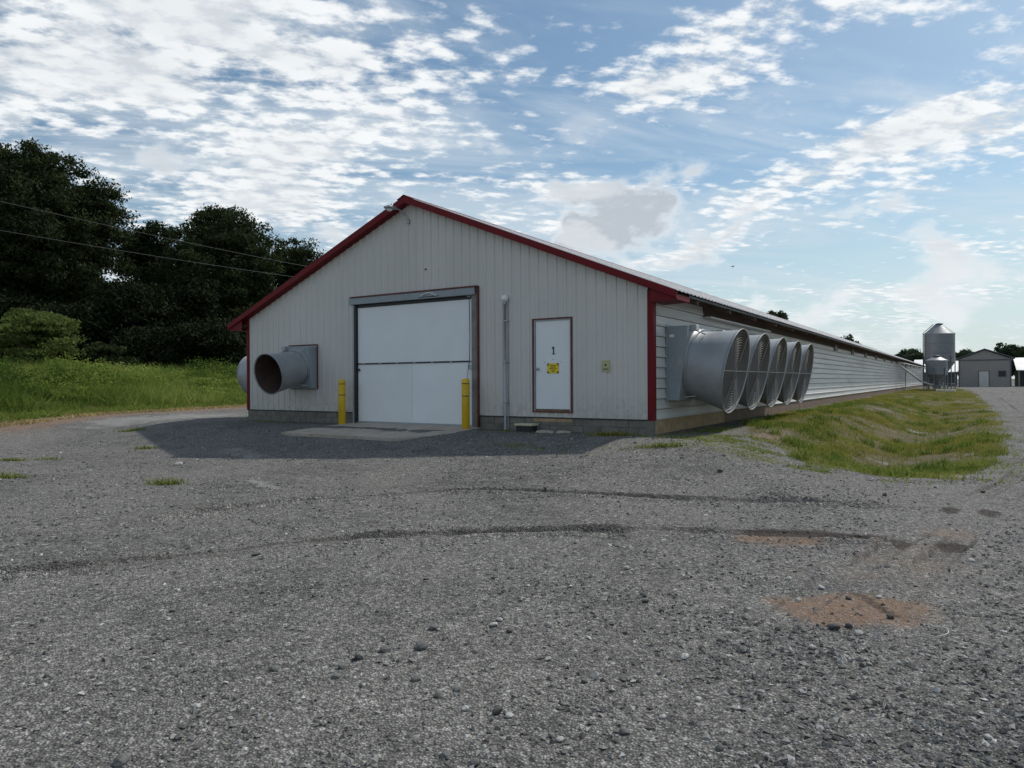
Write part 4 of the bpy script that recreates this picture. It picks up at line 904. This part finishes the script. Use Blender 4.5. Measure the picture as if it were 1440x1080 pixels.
# ------------------------------------------------------------------ trees
def tree(name, label, px, z, width, top, base, mat, nclump, nleaf, leaf, seed, group=None, lean=0, crown0=.18, cat='tree', depthf=.8, clr=.95, flat=.62):
    """crown of leaf clumps over a limbed trunk; top/base heights above datum"""
    r = np.random.default_rng(seed); x, y = px_at(px, z); g = float(height(np.array([x]), np.array([y]))[0]); H = top - g
    t = thing(name, label, cat, (x, y, g), 0, group)
    # envelope: several overlapping lobes
    nl = 7; lob = []
    for k in range(nl):
        a = r.random() * 6.283; rr = width * .5 * (.15 + .45 * r.random()) if k else 0
        zc = H * (crown0 + (1 - crown0) * (.25 + .55 * r.random())) if k else H * (crown0 + (1 - crown0) * .55)
        sz = width * .5 * (.42 + .25 * r.random()) if k else width * .40
        lob.append((math.cos(a) * rr, math.sin(a) * rr * depthf, zc, sz, min(sz * 1.15, H - zc, (zc - H * crown0 * .6))))
    lob[1] = (lob[1][0] * .35, lob[1][1] * .35, H * .80, width * .27, H * .20)
    cl = []
    while len(cl) < nclump:
        l = lob[r.integers(nl)]; q = r.normal(0, 1, 3); q /= np.linalg.norm(q); q *= r.random() ** .38
        p = np.array([l[0] + q[0] * l[3], l[1] + q[1] * l[3] * depthf, l[2] + q[2] * max(.6, l[4])])
        if p[2] > H * crown0 * .55: cl.append(p)
    cl = np.array(cl); cr = clr * (.55 + .8 * r.random(nclump))
    q = r.normal(0, 1, (nclump, nleaf, 3)); q /= np.linalg.norm(q, axis=2, keepdims=True); q *= r.random((nclump, nleaf, 1)) ** .5; q[..., 2] *= flat
    C = cl[:, None] + q * cr[:, None, None]; C[..., 2] = np.minimum(C[..., 2], H + .3 * r.random((nclump, nleaf)))
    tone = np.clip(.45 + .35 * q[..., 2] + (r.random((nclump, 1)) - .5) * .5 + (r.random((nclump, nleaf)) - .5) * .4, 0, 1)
    V, Fq = leaf_cards(C.reshape(-1, 3), leaf, r)
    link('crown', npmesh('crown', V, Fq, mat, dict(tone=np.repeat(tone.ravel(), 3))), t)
    tr = max(.12, H * .018); mb = MB(); hh = [0, .1, .3, .55, .8, .95]
    bend = [(r.normal(0, .02) * H * k, r.normal(0, .02) * H * k) for k in hh]
    mb.tube([(bx, by, H * k) for k, (bx, by) in zip(hh, bend)], [tr * 1.5, tr * 1.1, tr * .9, tr * .65, tr * .35, tr * .12], 9)
    for k in range(14):
        tgt = cl[r.integers(nclump)]; f = min(.85, max(.12, tgt[2] / H - .18 - .1 * r.random())); i = np.interp(f, hh, range(len(hh))); j = int(i); fr_ = i - j
        bx = bend[j][0] * (1 - fr_) + bend[min(j + 1, 5)][0] * fr_; by = bend[j][1] * (1 - fr_) + bend[min(j + 1, 5)][1] * fr_
        s0 = np.array([bx, by, f * H]); m1 = s0 * .5 + tgt * .5 + np.array([0, 0, -.05 * H * r.random()])
        mb.tube([s0, m1, tgt], [tr * .5, tr * .3, tr * .08], 6)
    mb.build('trunk', M['bark'], t)
    return t
G1 = 'tall dark trees behind the weed bank'
tree('broadleaf_tree', 'tallest dark tree, cut by the left picture edge', 28, 52, 13.0, 18.6, 0, M['leafdark'], 900, 170, .185, 1, G1, crown0=.10)
tree('broadleaf_tree', 'tall dark tree whose crown steps down beside the tallest one', 128, 54, 9.5, 16.6, 0, M['leafdark'], 680, 170, .185, 2, G1, crown0=.10)
tree('broadleaf_tree', 'narrow dark tree standing in the notch between the two big groups', 215, 62, 6.5, 15.4, 0, M['leafdark'], 420, 160, .185, 3, G1, crown0=.12)
tree('broadleaf_tree', 'broad domed dark tree left of the barn roof', 322, 58, 11.8, 15.6, 0, M['leafdark'], 850, 170, .185, 4, G1, crown0=.16)
tree('broadleaf_tree', 'dark tree top sinking behind the red roof edge', 408, 66, 8.5, 14.2, 0, M['leafdark'], 420, 160, .185, 5, G1, crown0=.16)
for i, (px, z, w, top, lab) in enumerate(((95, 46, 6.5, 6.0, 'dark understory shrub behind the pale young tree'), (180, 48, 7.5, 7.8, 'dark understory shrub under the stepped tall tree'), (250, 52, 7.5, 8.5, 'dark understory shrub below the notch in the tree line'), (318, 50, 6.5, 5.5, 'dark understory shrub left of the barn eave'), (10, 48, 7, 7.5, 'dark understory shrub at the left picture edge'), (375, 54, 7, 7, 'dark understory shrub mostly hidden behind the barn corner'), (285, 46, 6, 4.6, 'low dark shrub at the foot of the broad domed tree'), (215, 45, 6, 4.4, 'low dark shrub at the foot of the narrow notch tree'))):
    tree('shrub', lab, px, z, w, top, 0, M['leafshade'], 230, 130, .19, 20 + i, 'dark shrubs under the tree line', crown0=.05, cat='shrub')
tree('young_tree', 'lighter green young tree in front of the dark trees at left', 42, 40, 6.6, 5.3, 0, M['leafmid'], 105, 130, .16, 31, None, crown0=.12, clr=.85, flat=.22)
tree('shrub', 'small grey green shrub at the foot of the dark trees', 148, 40, 3.0, 3.3, 0, M['leafdark'], 50, 90, .16, 33, None, crown0=.1, cat='shrub', clr=.5, flat=.4)
G2 = 'distant trees beyond the barns'
for i, (px, z, w, top, lab) in enumerate(((1280, 150, 8, 7.2, 'far tree left of the feed bins, the taller of two'), (1293, 145, 6, 6.0, 'far tree half hidden by the tall feed bin'), (1352, 165, 10, 7.6, 'far tree left of the small grey building'), (1370, 170, 8, 7.2, 'far tree above the left roof slope of the small grey building'), (1412, 165, 9, 9.3, 'tallest far tree right of the small grey building'), (1440, 165, 11, 8.2, 'far tree at the right picture edge'),
                                           (1256, 150, 7, 6.2, 'far tree top showing over the long barn roof near its end'), (1193, 120, 5.5, 8.4, 'round far tree top peeking over the middle of the barn roof'), (1084, 95, 2.6, 10.05, 'tiny tree top peeking over the barn roof above the fans'), (1097, 95, 2.6, 9.95, 'tiny dark tree top just right of another above the fans'), (1262, 150, 6, 5.6, 'low far tree top over the barn roof end'))):
    tree('far_tree', lab, px, z, w, top, 0, M['leaffar'], 120, 60, .5, 50 + i, G2, crown0=.15, clr=1.0 if w > 4 else .6)

# ------------------------------------------------------------------ feed bins
def bin_(label, px, z, r, ztop_, zcyl, zcone, peak, ladder):
    x, y = px_at(px, z); t = thing('feed_bin', label, 'feed bin', (x, y, 0), 0, 'feed bins at the barn end')
    prof = []; n = int((ztop_ - zcyl) / .1)
    for k in range(n * 2 + 1): prof.append((r - (.015 if k % 2 else 0), zcyl + (ztop_ - zcyl) * k / (2 * n)))
    b = MB().lathe(prof, 40).build('shell', M['bin'], t)
    for q in (.33, .66): MB().torus(r + .008, .014, 40, 5, Matrix.Translation((0, 0, zcyl + (ztop_ - zcyl) * q))).build('hoop', M['bin'], b)
    MB().lathe([(r + .05, ztop_ - .03), (r + .05, ztop_), (.32, peak - .14)], 40, smooth=False).build('roof_cone', M['bin'], t)
    MB().lathe([(.33, peak - .17), (.33, peak - .03), (.22, peak), (.001, peak + .05)], 20).build('fill_lid', M['dark'], t)
    MB().lathe([(r, zcyl), (.22, zcone), (.22, zcone - .25), (.001, zcone - .25)], 32).build('hopper', M['bin'], t)
    for k in range(6):
        a = k * math.pi / 3 + .3; MB().box(-.04, .04, -.03, .03, -.1, zcyl + .6, Matrix.Translation(((r + .03) * math.cos(a), (r + .03) * math.sin(a), 0)) @ Matrix.Rotation(a, 4, 'Z')).build('leg', M['bin'], t)
    rg = MB()
    for k in range(6):
        a, b_ = k * math.pi / 3 + .3, (k + 1) * math.pi / 3 + .3
        rg.tube([((r + .03) * math.cos(a), (r + .03) * math.sin(a), zcone * .6), ((r + .03) * math.cos(b_), (r + .03) * math.sin(b_), zcone * .6)], .025, 5)
    rg.build('leg_brace', M['bin'], t)
    if ladder:
        ld = MB(); a = math.atan2(-.5388, -.8425) + .1
        c, s_ = math.cos(a), math.sin(a); tx, ty = -s_, c
        for e in (-.2, .2): ld.tube([((r + .22) * c + tx * e, (r + .22) * s_ + ty * e, .4), ((r + .22) * c + tx * e, (r + .22) * s_ + ty * e, ztop_ + .1), (.5 * c + tx * e, .5 * s_ + ty * e, peak - .1)], .035, 6)
        for k in range(int(ztop_ / .3)): ld.tube([((r + .22) * c + tx * e, (r + .22) * s_ + ty * e, .5 + k * .3) for e in (-.2, .2)], .014, 5)
        ld.build('ladder', M['dark'], t)
    MB().bbox(-.35, .35, -.35, .35, zcone - .55, zcone - .2, .03).build('boot', M['bin'], t)
    return t
bin_('tall galvanised feed bin with cone roof and side ladder', 1321, 71, 1.36, 5.55, 2.75, .95, 6.62, True)
bin_('short galvanised feed bin standing in front of the tall one', 1317.5, 66, .86, 2.80, 1.5, .75, 3.25, False)
x, y = px_at(1302, 66)
ag = thing('feed_auger', 'pale feed auger tubes running from the bins up to the barn eave', 'auger', (x, y, 0))
MB().tube([(0.9, .6, .35), (-.35, -.2, .85), (-x + .12, -6, 2.45)], .09, 8).build('auger_tube', M['lap'], ag); MB().tube([(.6, 3, 1.9), (-x + .12, -5.6, 2.6)], .05, 8).build('feed_pipe', M['lap'], ag)
x, y = px_at(1330, 63); tag(MB().bbox(-.75, .75, -.5, .5, -.1, .12, .03).build('concrete_pad', M['lap'], None, (x, y, 0)), 'pale concrete pad on the grass at the feed bins', 'pad')

# ------------------------------------------------------------------ far buildings
fb = thing('storage_building', 'small grey building with low gable roof at the end of the drive', 'building', (7.2, 99.5, 0))
w = 2.85
MB().add([(-w, 0, -.2), (w, 0, -.2), (w, 0, 3.6), (-w, 0, 3.6), (-w, 9, -.2), (w, 9, -.2), (w, 9, 3.6), (-w, 9, 3.6)], [(0, 1, 2, 3), (5, 4, 7, 6), (1, 5, 6, 2), (4, 0, 3, 7)]).build('wall', M['farwall'], fb)
MB().add([(-w - .15, -.03, 3.62), (w + .15, -.03, 3.62), (0, -.03, 4.85)], [(0, 1, 2)]).build('gable', M['farwall'], fb)
rf = MB()
for s in (-1, 1): rf.add([(0, -.35, 4.95), (s * (w + .45), -.35, 3.66), (s * (w + .45), 9.4, 3.66), (0, 9.4, 4.95), (0, -.35, 5.07), (s * (w + .45), -.35, 3.78), (s * (w + .45), 9.4, 3.78), (0, 9.4, 5.07)], [(0, 1, 2, 3), (4, 5, 6, 7), (0, 1, 5, 4), (1, 2, 6, 5)])
rf.build('roof', M['farroof'], fb)
MB().box(-w - .2, w + .2, -.08, -.035, 3.48, 3.62).build('trim_band', M['farroof'], fb)
d = MB().box(-.6, .45, -.05, 0, -.1, 2.05).build('door', M['lap'], fb); MB().box(-.68, -.6, -.06, 0, -.1, 2.1).box(.45, .53, -.06, 0, -.1, 2.1).box(-.68, .53, -.06, 0, 2.05, 2.13).build('frame', M['farroof'], d)
wn = MB().box(1.55, 2.3, -.06, 0, 1.35, 2.1).build('window', M['dark'], fb); MB().box(1.5, 1.55, -.07, 0, 1.3, 2.15).box(2.3, 2.35, -.07, 0, 1.3, 2.15).build('frame', M['farroof'], wn)
for x0 in (-w, w): MB().box(x0 - .07, x0 + .07, -.09, -.02, -.2, 3.5).build('corner_post', M['farroof'], fb)
def shed(name, label, x0, x1, y0, y1, zl, zh, side):
    t = thing(name, label, 'shed', (x0, y0, 0)); W_, D_ = x1 - x0, y1 - y0
    MB().add([(-.2, -.4, zl), (W_ + .2, -.4, zl), (W_ + .2, D_, zh), (-.2, D_, zh), (-.2, -.4, zl + .1), (W_ + .2, -.4, zl + .1), (W_ + .2, D_, zh + .1), (-.2, D_, zh + .1)], [(3, 2, 1, 0), (4, 5, 6, 7), (0, 1, 5, 4), (1, 2, 6, 5), (3, 0, 4, 7)]).build('roof', M['whiteroof'], t)
    MB().box(0, W_, D_ - .1, D_, -.2, zl).build('back_wall', M['farroof'], t)
    for k in range(int(W_ / 3) + 1): MB().box(k * 3 - .08 + .1, k * 3 + .08 + .1, -.08, .08, -.2, zl).build('post', M['farwall'], t)
shed('open_shed', 'open shed with pale sloping roof right of the small grey building', 10.9, 23, 101, 109, 2.1, 3.9, 1)
shed('open_shed', 'open shed with pale roof left of the small grey building', -1.5, 4.0, 108, 115, 2.0, 4.0, -1)

# ------------------------------------------------------------------ wires, bird
def wire(p0, p1, sag, label):
    a = Vector(p0); b = Vector(p1); pts = []
    for k in range(41):
        t = k / 40; p = a.lerp(b, t); p.z -= sag * 4 * t * (1 - t); pts.append(p)
    tag(MB().tube(pts, .008, 5).build('power_line', M['wireline']), label, 'power line', 'power lines over the weed bank')
def pz(px, py, z):
    x, y = px_at(px, z); return (x, y, 1.08 + z * ((536 - (px - 720) * .0053) - py) / 1000)
wire(pz(-330, 205, 24), pz(560, 398, 44), .25, 'upper thin power line crossing in front of the dark trees')
wire(pz(-330, 264, 24), pz(560, 408, 44), .25, 'lower thin power line crossing in front of the dark trees')
bx = pz(1031, 375, 60)
bd = MB().sphere((0, 0, 0), .06, 10, 8)
for s in (-1, 1): bd.add([(0, s * .03, .02), (.10, s * .03, .02), (.08, s * .16, .07), (-.02, s * .30, .03), (.0, s * .16, .06)], [(0, 1, 2, 4), (4, 2, 3)]).add([(0, s * .03, .012), (.10, s * .03, .012), (.08, s * .16, .062), (-.02, s * .30, .022), (.0, s * .16, .052)], [(4, 2, 1, 0), (3, 2, 4)])
bd.add([(-.05, -.02, 0), (-.05, .02, 0), (-.17, .04, .01), (-.17, -.04, .01)], [(0, 1, 2, 3), (3, 2, 1, 0)])
tag(bd.build('bird', M['birdm'], None, bx, (0, .1, R(60))), 'tiny dark bird flying over the barn roof', 'bird')
